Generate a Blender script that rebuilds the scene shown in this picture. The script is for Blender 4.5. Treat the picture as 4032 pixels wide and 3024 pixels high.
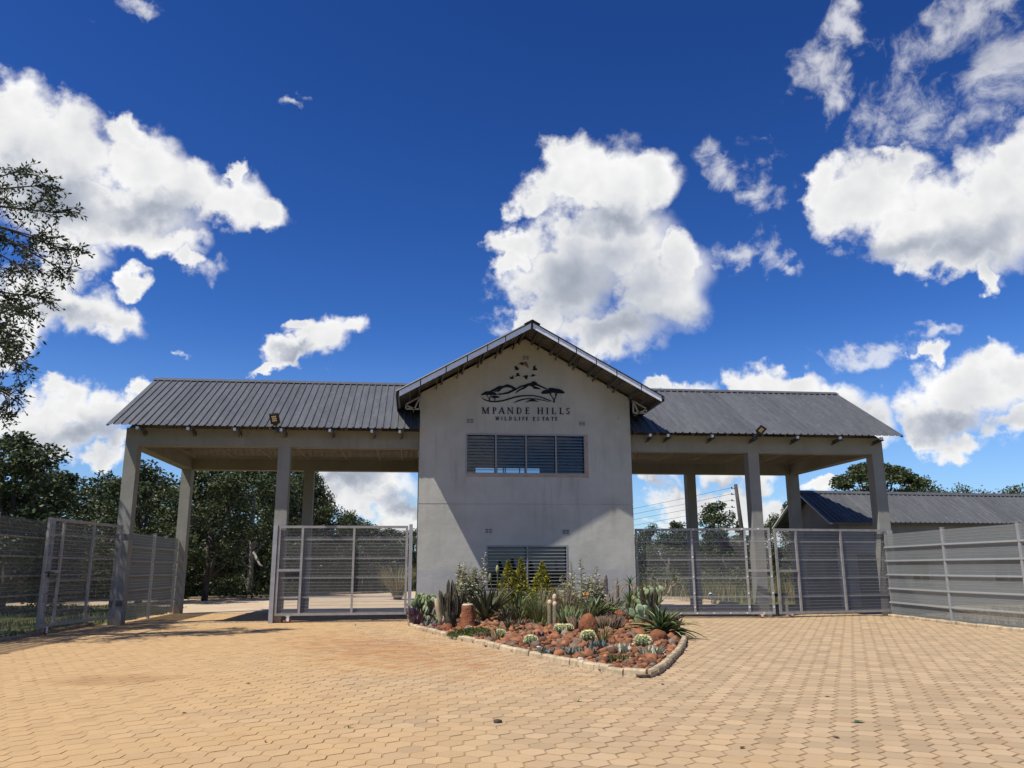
"""Gatehouse of a wildlife estate under a blue cumulus sky, built object by object."""
import bpy, bmesh, math, random
from mathutils import Vector, Matrix, noise as mnoise
rng = random.Random(7)
R = math.radians
for o in list(bpy.data.objects):
    bpy.data.objects.remove(o)
C = bpy.context.scene.collection
scene = bpy.context.scene

EXPOSURE = 0.25
SUN_E = 4.8
SKY_SAT, SKY_VAL, SKY_STR, CLOUD_STR = 1.25, 1.0, 0.054, 0.80
PLASTER_LO, PLASTER_HI = (.375,.370,.315), (.455,.445,.385)
ROOF_LO, ROOF_HI = (.074,.077,.080), (.108,.110,.112)
PAVE_R, PAVE_L = (.425,.308,.182), (.485,.318,.155)

# ------------------------------------------------------------------ camera
cam_d = bpy.data.cameras.new('camera')
cam = bpy.data.objects.new('camera', cam_d)
C.objects.link(cam)
PITCH, YAW, ROLL = R(12.829), R(6.911), R(0.305)
fw = Vector((math.sin(YAW)*math.cos(PITCH), math.cos(YAW)*math.cos(PITCH), math.sin(PITCH)))
ri = Vector((math.cos(YAW), -math.sin(YAW), 0))
dn = -ri.cross(fw)
r2 = math.cos(ROLL)*ri + math.sin(ROLL)*dn
d2 = -math.sin(ROLL)*ri + math.cos(ROLL)*dn
m = Matrix((r2, -d2, -fw)).transposed().to_4x4()
m.translation = Vector((0, 0, 1.6))
cam.matrix_world = m
cam_d.sensor_width = 36
cam_d.lens = 3182/4032*36
cam_d.clip_start = 0.05
cam_d.clip_end = 3000
scene.camera = cam
scene.view_settings.view_transform = 'Standard'
scene.view_settings.look = 'None'
scene.view_settings.exposure = EXPOSURE
scene.view_settings.gamma = 1
scene.view_settings.use_curve_mapping = False
scene.render.engine = 'CYCLES'
scene.cycles.transparent_max_bounces = 32
scene.cycles.max_bounces = 8
scene.cycles.use_denoising = True

# ------------------------------------------------------------------ sun and sky
SUN_DIR = Vector((3.1, 1.72, -5.8)).normalized()
sd = bpy.data.lights.new('sun', 'SUN')
sd.energy = SUN_E
sd.angle = R(0.53)
sd.color = (1.0, 0.955, 0.88)
so = bpy.data.objects.new('sun', sd)
C.objects.link(so)
so.location = (-20, -11, 40)
so.rotation_euler = SUN_DIR.to_track_quat('-Z', 'Y').to_euler()

class NT:
    """small helper to write node trees as expressions"""
    def __init__(s, nt):
        s.nt = nt
    def n(s, t, **kw):
        x = s.nt.nodes.new(t)
        for k, v in kw.items():
            setattr(x, k, v)
        return x
    def put(s, sock, v):
        if v is None:
            return
        if isinstance(v, bpy.types.NodeSocket):
            s.nt.links.new(v, sock)
        else:
            sock.default_value = v
    def m(s, op, a, b=None, c=None, clamp=False):
        x = s.n('ShaderNodeMath', operation=op, use_clamp=clamp)
        s.put(x.inputs[0], a); s.put(x.inputs[1], b); s.put(x.inputs[2], c)
        return x.outputs[0]
    def v(s, op, a, b=None, c=None):
        x = s.n('ShaderNodeVectorMath', operation=op)
        s.put(x.inputs[0], a); s.put(x.inputs[1], b)
        if c is not None:
            if op == 'SCALE': s.put(x.inputs[3], c)
            else: s.put(x.inputs[2], c)
        return x.outputs['Value'] if op in ('LENGTH', 'DOT_PRODUCT', 'DISTANCE') else x.outputs['Vector']
    def noise(s, vec, scale, detail=4, rough=.5, dist=0, color=False):
        x = s.n('ShaderNodeTexNoise')
        s.put(x.inputs['Vector'], vec)
        x.inputs['Scale'].default_value = scale
        x.inputs['Detail'].default_value = detail
        x.inputs['Roughness'].default_value = rough
        x.inputs['Distortion'].default_value = dist
        return x.outputs['Color' if color else 'Fac']
    def sstep(s, a, lo, hi):
        x = s.n('ShaderNodeMapRange', interpolation_type='SMOOTHSTEP')
        s.put(x.inputs[0], a); x.inputs[1].default_value = lo; x.inputs[2].default_value = hi
        return x.outputs[0]
    def mix(s, f, a, b):
        x = s.n('ShaderNodeMix', data_type='RGBA')
        s.put(x.inputs[0], f); s.put(x.inputs[6], a); s.put(x.inputs[7], b)
        return x.outputs[2]

def c4(c):
    return (c[0], c[1], c[2], 1)

world = bpy.data.worlds.new('World')
scene.world = world
world.use_nodes = True
W = NT(world.node_tree)
world.node_tree.nodes.clear()
sky = W.n('ShaderNodeTexSky', sky_type='NISHITA')
sky.sun_disc = False
sky.sun_elevation = math.asin(-SUN_DIR.z)
sky.sun_rotation = math.atan2(-SUN_DIR.x, -SUN_DIR.y)
sky.altitude = 1100
sky.air_density = 1.0
sky.dust_density = 0.35
sky.ozone_density = 2.2
hs = W.n('ShaderNodeHueSaturation')
hs.inputs['Hue'].default_value = .507
hs.inputs['Saturation'].default_value = SKY_SAT
hs.inputs['Value'].default_value = SKY_VAL
W.put(hs.inputs['Color'], sky.outputs[0])
bg_sky = W.n('ShaderNodeBackground')
bg_sky.inputs[1].default_value = SKY_STR
gm = W.n('ShaderNodeGamma')
gm.inputs[1].default_value = 1.45
W.put(gm.inputs[0], hs.outputs[0])
hz = W.n('ShaderNodeMix', data_type='RGBA')
bg_hz = hz
CLOUD_BIG = [(-27.1,26.3,3.1,2.7),(-23.6,26.0,4.2,2.8),(-19.9,26.3,3.5,2.6),(-20.5,28.0,1.5,1.1),(-16.8,25.2,3.4,2.4),(-21.5,22.8,5.5,2.6),(-13.0,24.8,2.4,2.5),(-10.9,24.0,1.9,1.6),(-14.6,24.5,2.2,1.7),(-25.8,22.5,3.9,4.0),(-18.5,21.6,3.2,1.3),(-16.5,20.7,1.3,0.8),(-13.2,26.7,0.9,1.0),(-24.2,20.0,3.2,1.4),(-22.4,16.0,3.2,2.1),(-25.3,16.4,3.3,3.0),(-20.2,15.7,2.1,1.5),(-25.7,13.5,1.7,1.4),(-19.8,18.7,1.1,1.0),(-24.5,18.3,2.3,1.1),(11.6,27.6,4.2,2.0),(9.3,26.2,2.5,1.8),(14.9,26.1,5.2,3.2),(18.0,26.2,2.5,2.1),(13.7,22.7,7.1,3.3),(7.3,22.7,2.5,1.6),(6.4,21.4,1.7,1.2),(10.9,20.3,5.5,3.4),(17.4,19.3,4.9,3.5),(14.6,16.7,5.6,2.4),(19.5,21.1,2.0,2.2),(9.5,17.4,2.0,2.3),(31.7,23.6,3.7,2.6),(30.3,24.6,2.1,1.7),(35.5,21.6,4.9,3.2),(39.6,22.2,3.6,5.0),(41.3,24.5,2.2,2.8),(34.5,24.7,2.5,1.1),(38.3,17.7,0.9,1.0),(36.9,19.1,2.8,1.4),(-7.0,15.2,2.8,1.7),(-9.1,14.0,2.4,1.0),(-5.2,15.7,1.6,1.2),(-8.6,16.1,1.3,0.7),(-10.9,13.1,2.2,0.6),(-24.2,9.5,2.8,2.0),(-22.3,10.2,1.8,1.4),(-20.1,9.4,2.7,1.6),(-22.3,7.9,3.9,1.7),(-18.1,11.2,1.0,1.0),(-23.2,11.0,1.4,0.9),(-19.9,7.2,1.9,0.7),(19.3,12.3,2.7,0.8),(18.5,12.7,1.3,0.6),(24.3,12.3,2.7,1.6),(26.2,12.5,2.8,1.2),(28.1,10.9,3.4,1.8),(30.6,9.5,3.0,1.8),(23.1,11.8,1.8,0.9),(36.9,11.0,3.6,2.1),(39.0,11.6,1.9,1.7),(36.0,9.6,3.2,1.7),(36.8,7.8,2.2,0.9),(34.7,13.7,1.1,0.8),(39.2,9.3,1.9,1.7),(35.1,8.6,1.5,0.9)]
CLOUD_THIN = [(39.2,32.0,3.8,2.9),(36.3,27.9,3.2,3.4),(40.6,29.0,3.2,3.5),(30.1,32.1,2.3,2.3),(30.6,29.8,1.8,2.0),(32.3,33.8,1.8,1.8),(24.1,26.4,2.4,2.1),(25.6,24.1,1.9,1.5),(23.7,20.2,3.4,1.0),(25.4,20.5,1.3,2.4),(26.4,19.3,1.2,0.7),(-15.1,19.7,1.5,1.2),(-20.9,34.6,2.1,0.8),(-9.8,30.6,1.0,0.5),(33.6,26.9,2.0,2.5),(31.6,14.0,3.0,0.8),(35.0,15.0,1.6,0.6),(-17.3,14.4,0.7,0.3),(6.7,17.1,1.4,1.0),(6.4,20.3,1.4,1.3)]
CLOUD_LOW = [(-4.3,5.3,5.4,1.4),(-1.4,4.0,2.9,1.1),(-6.2,6.2,2.5,0.8),(17.3,5.0,2.8,1.4),(16.8,6.5,1.9,0.6),(19.8,4.0,1.8,0.9),(22.1,6.0,3.3,0.9),(22.5,3.5,1.8,1.5),(24.9,3.4,2.3,1.5),(17.0,3.6,1.9,0.5),(28.3,5.7,2.0,0.5),(-20.6,6.3,1.8,0.9),(0.2,3.2,2.6,0.8),(35.9,4.4,0.6,0.3)]
CLOUD_DARK = [(13.3,19.8,6.1,3.5),(16.2,16.8,5.6,2.6),(14.8,23.9,3.8,1.2),(38.5,19.6,4.1,1.9),(34.2,20.1,3.2,1.4),(-24.8,23.0,4.6,2.4),(-18.7,23.3,3.6,1.3),(-23.1,15.3,2.9,1.0),(-21.8,7.9,4.0,1.4),(29.2,9.6,3.3,1.5),(36.7,9.0,3.2,1.1),(-8.2,13.7,2.6,0.6),(-4.3,6.2,4.8,1.0),(-1.4,4.5,2.9,0.8),(17.1,6.1,2.2,0.6),(21.4,5.1,3.0,0.8),(39.7,29.8,2.3,1.8)]

tc = W.n('ShaderNodeTexCoord')
D0 = tc.outputs['Generated']
sp = W.n('ShaderNodeSeparateXYZ'); W.put(sp.inputs[0], D0)
dx, dy, dz = sp.outputs
az = W.m('MULTIPLY', W.m('ARCTAN2', dx, dy), 57.2958)
el = W.m('MULTIPLY', W.m('ARCSINE', dz), 57.2958)
cb = W.n('ShaderNodeCombineXYZ'); W.put(cb.inputs[0], az); W.put(cb.inputs[1], el)
wn = W.noise(D0, 9, 3, .55, color=True)
warp = W.v('MULTIPLY', W.v('SUBTRACT', wn, (.5, .5, .5)), (7.0, 6.0, 0))
wn2 = W.noise(D0, 34, 4, .6, color=True)
warp2 = W.v('MULTIPLY', W.v('SUBTRACT', wn2, (.5, .5, .5)), (3.4, 3.0, 0))
P = W.v('ADD', W.v('ADD', cb.outputs[0], warp), warp2)
# a paler band low over the horizon, all the way round
W.put(hz.inputs[0], W.m('MULTIPLY', W.m('SUBTRACT', 1.0, W.sstep(el, -1, 17)), .62)); W.put(hz.inputs[6], gm.outputs[0]); hz.inputs[7].default_value = (4.4, 7.0, 11.6, 1)
W.put(bg_sky.inputs[0], hz.outputs[2])
nf = W.noise(D0, 17, 10, .58)                                        # cloud billows
ns1 = W.noise(D0, 13, 4, .5)
ns2 = W.noise(W.v('ADD', D0, (-.016, -.004, .022)), 13, 4, .5)       # the same, a step towards the sun
nl = W.noise(D0, 3.2, 5, .55)                                         # large fields
def blobs(tab, soft=False):
    M = None
    for cx, cy, rx, ry in tab:
        q = W.v('MULTIPLY', W.v('SUBTRACT', P, (cx, cy, 0)), (1/max(rx, .3), 1/max(ry, .3), 0))
        s_ = W.m('SUBTRACT', 1.0, W.v('LENGTH', q))
        M = s_ if M is None else W.m('MAXIMUM', M, s_)
    return W.m('MAXIMUM', M, -2.0)
nz = W.m('SUBTRACT', nf, .5)
mb = blobs(CLOUD_BIG)
ml = blobs(CLOUD_LOW)
mt = blobs(CLOUD_THIN)
md = blobs(CLOUD_DARK)
# elsewhere round the sky: fair-weather cumulus of the same kind
out = W.m('MAXIMUM', W.sstep(W.m('ABSOLUTE', W.m('SUBTRACT', az, 7.0)), 38, 50), W.sstep(el, 34, 44))
mo = W.m('ADD', W.m('MULTIPLY', W.m('SUBTRACT', nl, .60), 4.0), W.m('MULTIPLY', W.m('SUBTRACT', out, 1.0), 3.0))
base = W.m('MAXIMUM', W.m('MAXIMUM', mb, ml), mo)
dens = W.sstep(W.m('ADD', W.m('MULTIPLY', base, 1.2), W.m('MULTIPLY', nz, 1.65)), -.06, .58)
nw = W.noise(W.v('ADD', D0, W.v('MULTIPLY', W.v('SUBTRACT', wn, (.5,.5,.5)), (.10,.10,.10))), 20, 10, .66)
thin = W.m('MULTIPLY', W.sstep(W.m('ADD', mt, W.m('MULTIPLY', W.m('SUBTRACT', nw, .50), 3.2)), .05, 1.15), .66)
alpha = W.m('MAXIMUM', dens, thin)
above = W.sstep(el, -.6, .4)
alpha = W.m('MULTIPLY', alpha, above)
relief = W.m('ADD', W.m('MULTIPLY', W.m('SUBTRACT', ns1, ns2), .5), W.m('MULTIPLY', nz, .12))
thick = W.sstep(W.m('ADD', base, W.m('MULTIPLY', nz, .8)), .15, .75)
dk = W.m('MULTIPLY', W.sstep(W.m('ADD', md, W.m('MULTIPLY', nz, .5)), -.35, 1.1), .40)
lum = W.m('SUBTRACT', W.m('ADD', W.m('SUBTRACT', 1.0, W.m('MULTIPLY', thick, .12)), relief), dk)
lum = W.m('MAXIMUM', W.m('MINIMUM', lum, 1.05), .36)
ccol = W.mix(W.sstep(lum, .45, .95), (.82, .90, 1.06, 1), (1.0, 1.0, 1.0, 1))
ccol = W.v('SCALE', ccol, None, lum)
bg_c = W.n('ShaderNodeBackground')
bg_c.inputs[1].default_value = CLOUD_STR
W.put(bg_c.inputs[0], ccol)
mx = W.n('ShaderNodeMixShader')
W.put(mx.inputs[0], alpha); W.put(mx.inputs[1], bg_sky.outputs[0]); W.put(mx.inputs[2], bg_c.outputs[0])
wo = W.n('ShaderNodeOutputWorld')
W.put(wo.inputs[0], mx.outputs[0])

# ------------------------------------------------------------------ helpers
class MB:
    """collects boxes, tubes and prisms and links them as one mesh object"""
    def __init__(s):
        s.v = []; s.f = []; s.mi = []; s.sm = []
    def add(s, vs, fs, mi=0, smooth=False):
        k = len(s.v)
        s.v.extend([tuple(p) for p in vs])
        for f in fs:
            s.f.append([i+k for i in f]); s.mi.append(mi); s.sm.append(smooth)
    def box(s, x0, x1, y0, y1, z0, z1, mi=0, mat=None):
        vs = [Vector(p) for p in ((x0,y0,z0),(x1,y0,z0),(x1,y1,z0),(x0,y1,z0),(x0,y0,z1),(x1,y0,z1),(x1,y1,z1),(x0,y1,z1))]
        if mat is not None:
            vs = [mat @ p for p in vs]
        s.add(vs, [(0,3,2,1),(4,5,6,7),(0,1,5,4),(1,2,6,5),(2,3,7,6),(3,0,4,7)], mi)
    def bar(s, a, b, w, h=None, up=(0,0,1), mi=0):
        a = Vector(a); b = Vector(b); d = b-a
        if d.length < 1e-6: return
        h = w if h is None else h
        z = d.normalized(); x = z.cross(Vector(up))
        if x.length < 1e-4: x = z.cross(Vector((1,0,0)))
        x.normalize(); y = x.cross(z)
        vs = []
        for p in (a, b):
            for sx, sy in ((-1,-1),(1,-1),(1,1),(-1,1)):
                vs.append(p + x*(sx*w/2) + y*(sy*h/2))
        s.add(vs, [(0,1,2,3),(7,6,5,4),(0,4,5,1),(1,5,6,2),(2,6,7,3),(3,7,4,0)], mi)
    def tube(s, pts, rads, seg=6, mi=0, cap=True, smooth=True):
        pts = [Vector(p) for p in pts]
        if not hasattr(rads, '__len__'): rads = [rads]*len(pts)
        k = len(s.v); n = len(pts); ref = None
        for i, p in enumerate(pts):
            t = (pts[min(i+1,n-1)] - pts[max(i-1,0)])
            t = t.normalized() if t.length > 1e-9 else Vector((0,0,1))
            if ref is None:
                ref = t.cross(Vector((0,0,1)))
                if ref.length < .05: ref = t.cross(Vector((1,0,0)))
            ref = (ref - t*ref.dot(t)).normalized()
            b = t.cross(ref)
            for j in range(seg):
                a = 2*math.pi*j/seg
                s.v.append(tuple(p + (ref*math.cos(a)+b*math.sin(a))*rads[i]))
        for i in range(n-1):
            for j in range(seg):
                q = (j+1) % seg
                s.f.append([k+i*seg+j, k+i*seg+q, k+(i+1)*seg+q, k+(i+1)*seg+j]); s.mi.append(mi); s.sm.append(smooth)
        if cap:
            s.f.append([k+j for j in range(seg)][::-1]); s.mi.append(mi); s.sm.append(False)
            s.f.append([k+(n-1)*seg+j for j in range(seg)]); s.mi.append(mi); s.sm.append(False)
    def lathe(s, prof, seg=12, mi=0, ctr=(0,0,0), smooth=True, ribs=0, ribd=0):
        k = len(s.v); n = len(prof)
        for r_, z in prof:
            for j in range(seg):
                a = 2*math.pi*j/seg
                rr = r_*(1 + (ribd*math.cos(ribs*a) if ribs else 0))
                s.v.append((ctr[0]+rr*math.cos(a), ctr[1]+rr*math.sin(a), ctr[2]+z))
        for i in range(n-1):
            for j in range(seg):
                q = (j+1) % seg
                s.f.append([k+i*seg+j, k+i*seg+q, k+(i+1)*seg+q, k+(i+1)*seg+j]); s.mi.append(mi); s.sm.append(smooth)
    def prism(s, poly, d0, d1, fn, mi=0):
        """poly: list of 2D points, fn(x, y, depth) -> 3D"""
        n = len(poly)
        vs = [fn(x, y, d0) for x, y in poly] + [fn(x, y, d1) for x, y in poly]
        fs = [list(range(n)), list(range(2*n-1, n-1, -1))]
        fs += [[i, i+n, (i+1) % n + n, (i+1) % n] for i in range(n)]
        s.add(vs, fs, mi)
    def mesh(s, name, mats, fix=False):
        me = bpy.data.meshes.new(name)
        me.from_pydata(s.v, [], s.f)
        mats = mats if isinstance(mats, (list, tuple)) else [mats]
        for m_ in mats: me.materials.append(m_)
        if s.f:
            me.polygons.foreach_set('material_index', s.mi)
            me.polygons.foreach_set('use_smooth', s.sm)
        if fix:
            b = bmesh.new(); b.from_mesh(me); bmesh.ops.recalc_face_normals(b, faces=b.faces); b.to_mesh(me); b.free()
        me.update()
        return me

def tag(o, label=None, cat=None, group=None, kind=None):
    if label: o['label'] = label
    if cat: o['category'] = cat
    if group: o['group'] = group
    if kind: o['kind'] = kind
    return o
def link(name, me, parent=None, local=False, loc=None, rot=None, scale=None):
    """link a mesh; local=False: the vertices are in world space and parenting keeps them there"""
    o = bpy.data.objects.new(name, me)
    C.objects.link(o)
    if parent is not None:
        o.parent = parent
        if not local:
            o.matrix_parent_inverse = root_inv(parent)
    if loc is not None: o.location = loc
    if rot is not None: o.rotation_euler = rot
    if scale is not None: o.scale = (scale,)*3 if not hasattr(scale, '__len__') else scale
    return o
def root_inv(p):
    off = Vector((0,0,0)); q = p
    while q is not None:
        if q.type == 'EMPTY': off = off + q.location
        q = q.parent
    return Matrix.Translation(-off)
def thing(name, label, cat, loc=(0,0,0), group=None):
    o = bpy.data.objects.new(name, None)
    C.objects.link(o); o.location = loc
    o.empty_display_size = .2
    return tag(o, label, cat, group)
def part(name, mb, mats, parent, fix=False):
    return link(name, mb.mesh(name, mats, fix), parent)
def copy_tree(root, loc, rotz=0, scale=1, label=None, children=None):
    r_ = root.copy(); C.objects.link(r_)
    r_.location = loc; r_.rotation_euler = (0, 0, rotz); r_.scale = (scale,)*3
    if label: r_['label'] = label
    for ch in root.children:
        c = ch.copy(); C.objects.link(c); c.parent = r_
        for g in ch.children:
            d = g.copy(); C.objects.link(d); d.parent = c
    return r_

# ------------------------------------------------------------------ materials
MATS = {}
def pmat(name, col, rough=.7, metal=0, var=.12, vs=2.0, bump=0, bs=60, bdist=.01, spec=.5, rand=0, trans=0, col2=None, c2s=1.2, c2lo=.5, c2hi=.65, objspace=False):
    if name in MATS: return MATS[name]
    mt_ = bpy.data.materials.new(name); mt_.use_nodes = True
    t = NT(mt_.node_tree)
    bs_ = mt_.node_tree.nodes['Principled BSDF']
    if objspace:
        pos = t.n('ShaderNodeTexCoord').outputs['Object']
    else:
        pos = t.n('ShaderNodeNewGeometry').outputs['Position']
    n1 = t.noise(pos, vs, 6, .6)
    lo = tuple(x*(1-var) for x in col); hi = tuple(min(1, x*(1+var)) for x in col)
    cc = t.mix(t.sstep(n1, .3, .7), c4(lo), c4(hi))
    if col2 is not None:
        n2 = t.noise(pos, c2s, 7, .62)
        cc = t.mix(t.sstep(n2, c2lo, c2hi), cc, c4(col2))
    if rand:
        oi = t.n('ShaderNodeObjectInfo')
        gi = t.n('ShaderNodeNewGeometry')
        rr = t.m('FRACT', t.m('ADD', oi.outputs['Random'], gi.outputs['Random Per Island']))
        cc = t.v('SCALE', cc, None, t.m('ADD', 1-rand, t.m('MULTIPLY', rr, 2*rand)))
    t.put(bs_.inputs['Base Color'], cc)
    bs_.inputs['Roughness'].default_value = rough
    bs_.inputs['Metallic'].default_value = metal
    bs_.inputs['Specular IOR Level'].default_value = spec
    if bump:
        bn = t.n('ShaderNodeBump')
        bn.inputs['Strength'].default_value = bump
        bn.inputs['Distance'].default_value = bdist
        t.put(bn.inputs['Height'], t.noise(pos, bs, 5, .6))
        t.put(bs_.inputs['Normal'], bn.outputs[0])
    if trans:
        ad = t.n('ShaderNodeMixShader'); tr = t.n('ShaderNodeBsdfTranslucent')
        t.put(tr.inputs[0], cc)
        ad.inputs[0].default_value = trans
        t.put(ad.inputs[1], bs_.outputs[0]); t.put(ad.inputs[2], tr.outputs[0])
        t.put(mt_.node_tree.nodes['Material Output'].inputs[0], ad.outputs[0])
    MATS[name] = mt_
    return mt_

# fix: parts are built in world space, so only an Empty root needs an inverse
def root_inv(p):
    return Matrix.Translation(-p.location) if p.type == 'EMPTY' else Matrix.Identity(4)

M_plaster = None
def plaster_mat(k=1.0):
    mt_ = bpy.data.materials.new('plaster'); mt_.use_nodes = True
    t = NT(mt_.node_tree); b = mt_.node_tree.nodes['Principled BSDF']
    pos = t.n('ShaderNodeNewGeometry').outputs['Position']
    sp_ = t.n('ShaderNodeSeparateXYZ'); t.put(sp_.inputs[0], pos)
    n1 = t.noise(pos, .9, 6, .6)
    n2 = t.noise(t.v('MULTIPLY', pos, (3.2, 3.2, .35)), 1.6, 5, .6)
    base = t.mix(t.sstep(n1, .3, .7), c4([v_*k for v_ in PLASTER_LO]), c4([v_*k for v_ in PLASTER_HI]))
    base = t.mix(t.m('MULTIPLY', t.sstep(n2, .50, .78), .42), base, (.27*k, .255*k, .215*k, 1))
    # bluish splash-back band of the last repaint, with an uneven upper edge
    edge = t.m('ADD', sp_.outputs[2], t.m('MULTIPLY', t.m('SUBTRACT', t.noise(pos, 1.3, 5, .6), .5), .28))
    band = t.m('SUBTRACT', 1.0, t.sstep(edge, 1.52, 1.58))
    base = t.mix(t.m('MULTIPLY', band, .5), base, (.33*k, .335*k, .34*k, 1))
    splash = t.m('SUBTRACT', 1.0, t.sstep(t.m('ADD', sp_.outputs[2], t.m('MULTIPLY', t.noise(pos, 3, 5, .6), .5)), .28, .62))
    base = t.mix(t.m('MULTIPLY', splash, .55), base, (.36, .24, .13, 1))
    t.put(b.inputs['Base Color'], base)
    b.inputs['Roughness'].default_value = .82
    b.inputs['Specular IOR Level'].default_value = .25
    bn = t.n('ShaderNodeBump'); bn.inputs['Strength'].default_value = .55; bn.inputs['Distance'].default_value = .02
    h = t.m('ADD', t.m('MULTIPLY', t.noise(pos, 2.3, 4, .55), 1.4), t.m('MULTIPLY', t.noise(pos, 38, 4, .6), .22))
    t.put(bn.inputs['Height'], h); t.put(b.inputs['Normal'], bn.outputs[0])
    return mt_
M_plaster = plaster_mat()
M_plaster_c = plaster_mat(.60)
M_patch = pmat('patched_plaster', (.36, .27, .20), .85, var=.15, vs=5, bump=.4)

def roof_mat():
    mt_ = bpy.data.materials.new('charcoal_roof_sheet'); mt_.use_nodes = True
    t = NT(mt_.node_tree); b = mt_.node_tree.nodes['Principled BSDF']
    pos = t.n('ShaderNodeNewGeometry').outputs['Position']
    oi = t.n('ShaderNodeObjectInfo')
    n1 = t.noise(t.v('MULTIPLY', pos, (6, .6, .6)), 1.4, 6, .62)
    n2 = t.noise(pos, 5.5, 8, .7)
    base = t.mix(t.sstep(n1, .3, .72), c4(ROOF_LO), c4(ROOF_HI))
    base = t.mix(t.m('MULTIPLY', t.sstep(n2, .52, .74), .65), base, (.19, .178, .155, 1))
    base = t.v('SCALE', base, None, t.m('ADD', .88, t.m('MULTIPLY', oi.outputs['Random'], .24)))
    t.put(b.inputs['Base Color'], base)
    b.inputs['Roughness'].default_value = .5
    b.inputs['Specular IOR Level'].default_value = .45
    return mt_
M_roof = roof_mat()
M_galv = pmat('galvanised_steel', (.74, .75, .76), .45, .2, var=.10, vs=9, spec=.5)
M_galv_dark = pmat('weathered_steel', (.30, .285, .262), .55, .25, var=.16, vs=5, col2=(.30, .24, .18), c2s=3, c2lo=.58, c2hi=.75)
M_post = pmat('steel_post', (.33, .33, .325), .5, .25, var=.10, vs=5)
M_truss = pmat('dark_truss_steel', (.10, .10, .10), .5, .4, var=.15)
M_slat = pmat('ceiling_batten', (.34, .30, .24), .6, .1, var=.10, vs=4)
M_frame = pmat('window_frame_grey', (.265, .255, .24), .5, .2, var=.08)
M_bar_sunlit = pmat('sunlit_burglar_bar', (.42, .42, .41), .5, .1, var=.08)  # paler copy for the lower window, sunlight on the bars put into the colour
M_bar = pmat('burglar_bar_grey', (.13, .13, .125), .5, .2, var=.08)
M_black = pmat('black_sign_acrylic', (.006, .006, .009), .6, 0, var=.1, spec=.2)
M_dark = pmat('black_metal', (.015, .015, .017), .45, .3, var=.2)
def glass_mat():
    mt_ = bpy.data.materials.new('dark_window_glass'); mt_.use_nodes = True
    t = NT(mt_.node_tree)
    tr = t.n('ShaderNodeBsdfTransparent'); tr.inputs[0].default_value = (.62, .68, .72, 1)
    gl = t.n('ShaderNodeBsdfGlossy'); gl.inputs['Roughness'].default_value = .02; gl.inputs['Color'].default_value = (.9, .93, 1, 1)
    lw = t.n('ShaderNodeFresnel'); lw.inputs[0].default_value = 1.5
    ms = t.n('ShaderNodeMixShader')
    t.put(ms.inputs[0], lw.outputs[0]); t.put(ms.inputs[1], tr.outputs[0]); t.put(ms.inputs[2], gl.outputs[0])
    t.put(mt_.node_tree.nodes['Material Output'].inputs[0], ms.outputs[0])
    return mt_
M_glass = glass_mat()

# ------------------------------------------------------------------ the ground
def ground_mat():
    mt_ = bpy.data.materials.new('grassy_ground'); mt_.use_nodes = True
    t = NT(mt_.node_tree); b = mt_.node_tree.nodes['Principled BSDF']
    pos = t.n('ShaderNodeNewGeometry').outputs['Position']
    n1 = t.noise(pos, .25, 8, .65); n2 = t.noise(pos, 3.5, 7, .7); n3 = t.noise(pos, 28, 4, .7)
    a = t.mix(t.sstep(n2, .35, .65), (.060, .085, .022, 1), (.125, .135, .042, 1))
    a = t.mix(t.m('MULTIPLY', t.sstep(n1, .48, .66), .75), a, (.21, .155, .075, 1))
    a = t.mix(t.m('MULTIPLY', t.sstep(n3, .55, .8), .4), a, (.20, .19, .08, 1))
    t.put(b.inputs['Base Color'], a); b.inputs['Roughness'].default_value = .95
    b.inputs['Specular IOR Level'].default_value = .1
    bn = t.n('ShaderNodeBump'); bn.inputs['Strength'].default_value = .8; bn.inputs['Distance'].default_value = .08
    t.put(bn.inputs['Height'], n3); t.put(b.inputs['Normal'], bn.outputs[0])
    return mt_
mb = MB(); mb.add([(-1500,-300,-.05),(1500,-300,-.05),(1500,2000,-.05),(-1500,2000,-.05)], [(0,1,2,3)])
tag(part('ground', mb, ground_mat(), None), kind='structure')

KERB_G = [(-.02,25.9),(-.02,24.6),(.05,23.3),(.72,20.7),(1.52,18.0),(2.0,16.3),(2.46,14.85),(2.8,13.8),(3.1,12.95),(3.33,12.45),(3.46,12.36),(3.60,12.47),(3.9,13.05),(4.25,13.8),(4.7,14.8),(5.1,15.75),(5.55,16.85),(5.92,17.85),(6.25,18.9),(6.55,20.0),(6.85,21.6),(7.05,23.4),(7.10,25.9)]
def inside(x, y, poly):
    r_ = False; n = len(poly); j = n-1
    for i in range(n):
        xi, yi = poly[i]; xj, yj = poly[j]
        if (yi > y) != (yj > y) and x < (xj-xi)*(y-yi)/(yj-yi)+xi: r_ = not r_
        j = i
    return r_

def dust(x, y):
    """how much wind-blown sand fills the joints: 1 buried .. 0 open joints"""
    a = max(0, min(1, (1.6 - x)/5.0)) * .80
    n_ = mnoise.noise(Vector((x*.35, y*.28, 3.1)))
    p = math.exp(-(((x-(19.5-y)*.32+.9)/1.5)**2 + ((y-16.8)/4.2)**2)*.9)
    return max(0, min(1, a + .22*n_ + .85*p))

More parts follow.
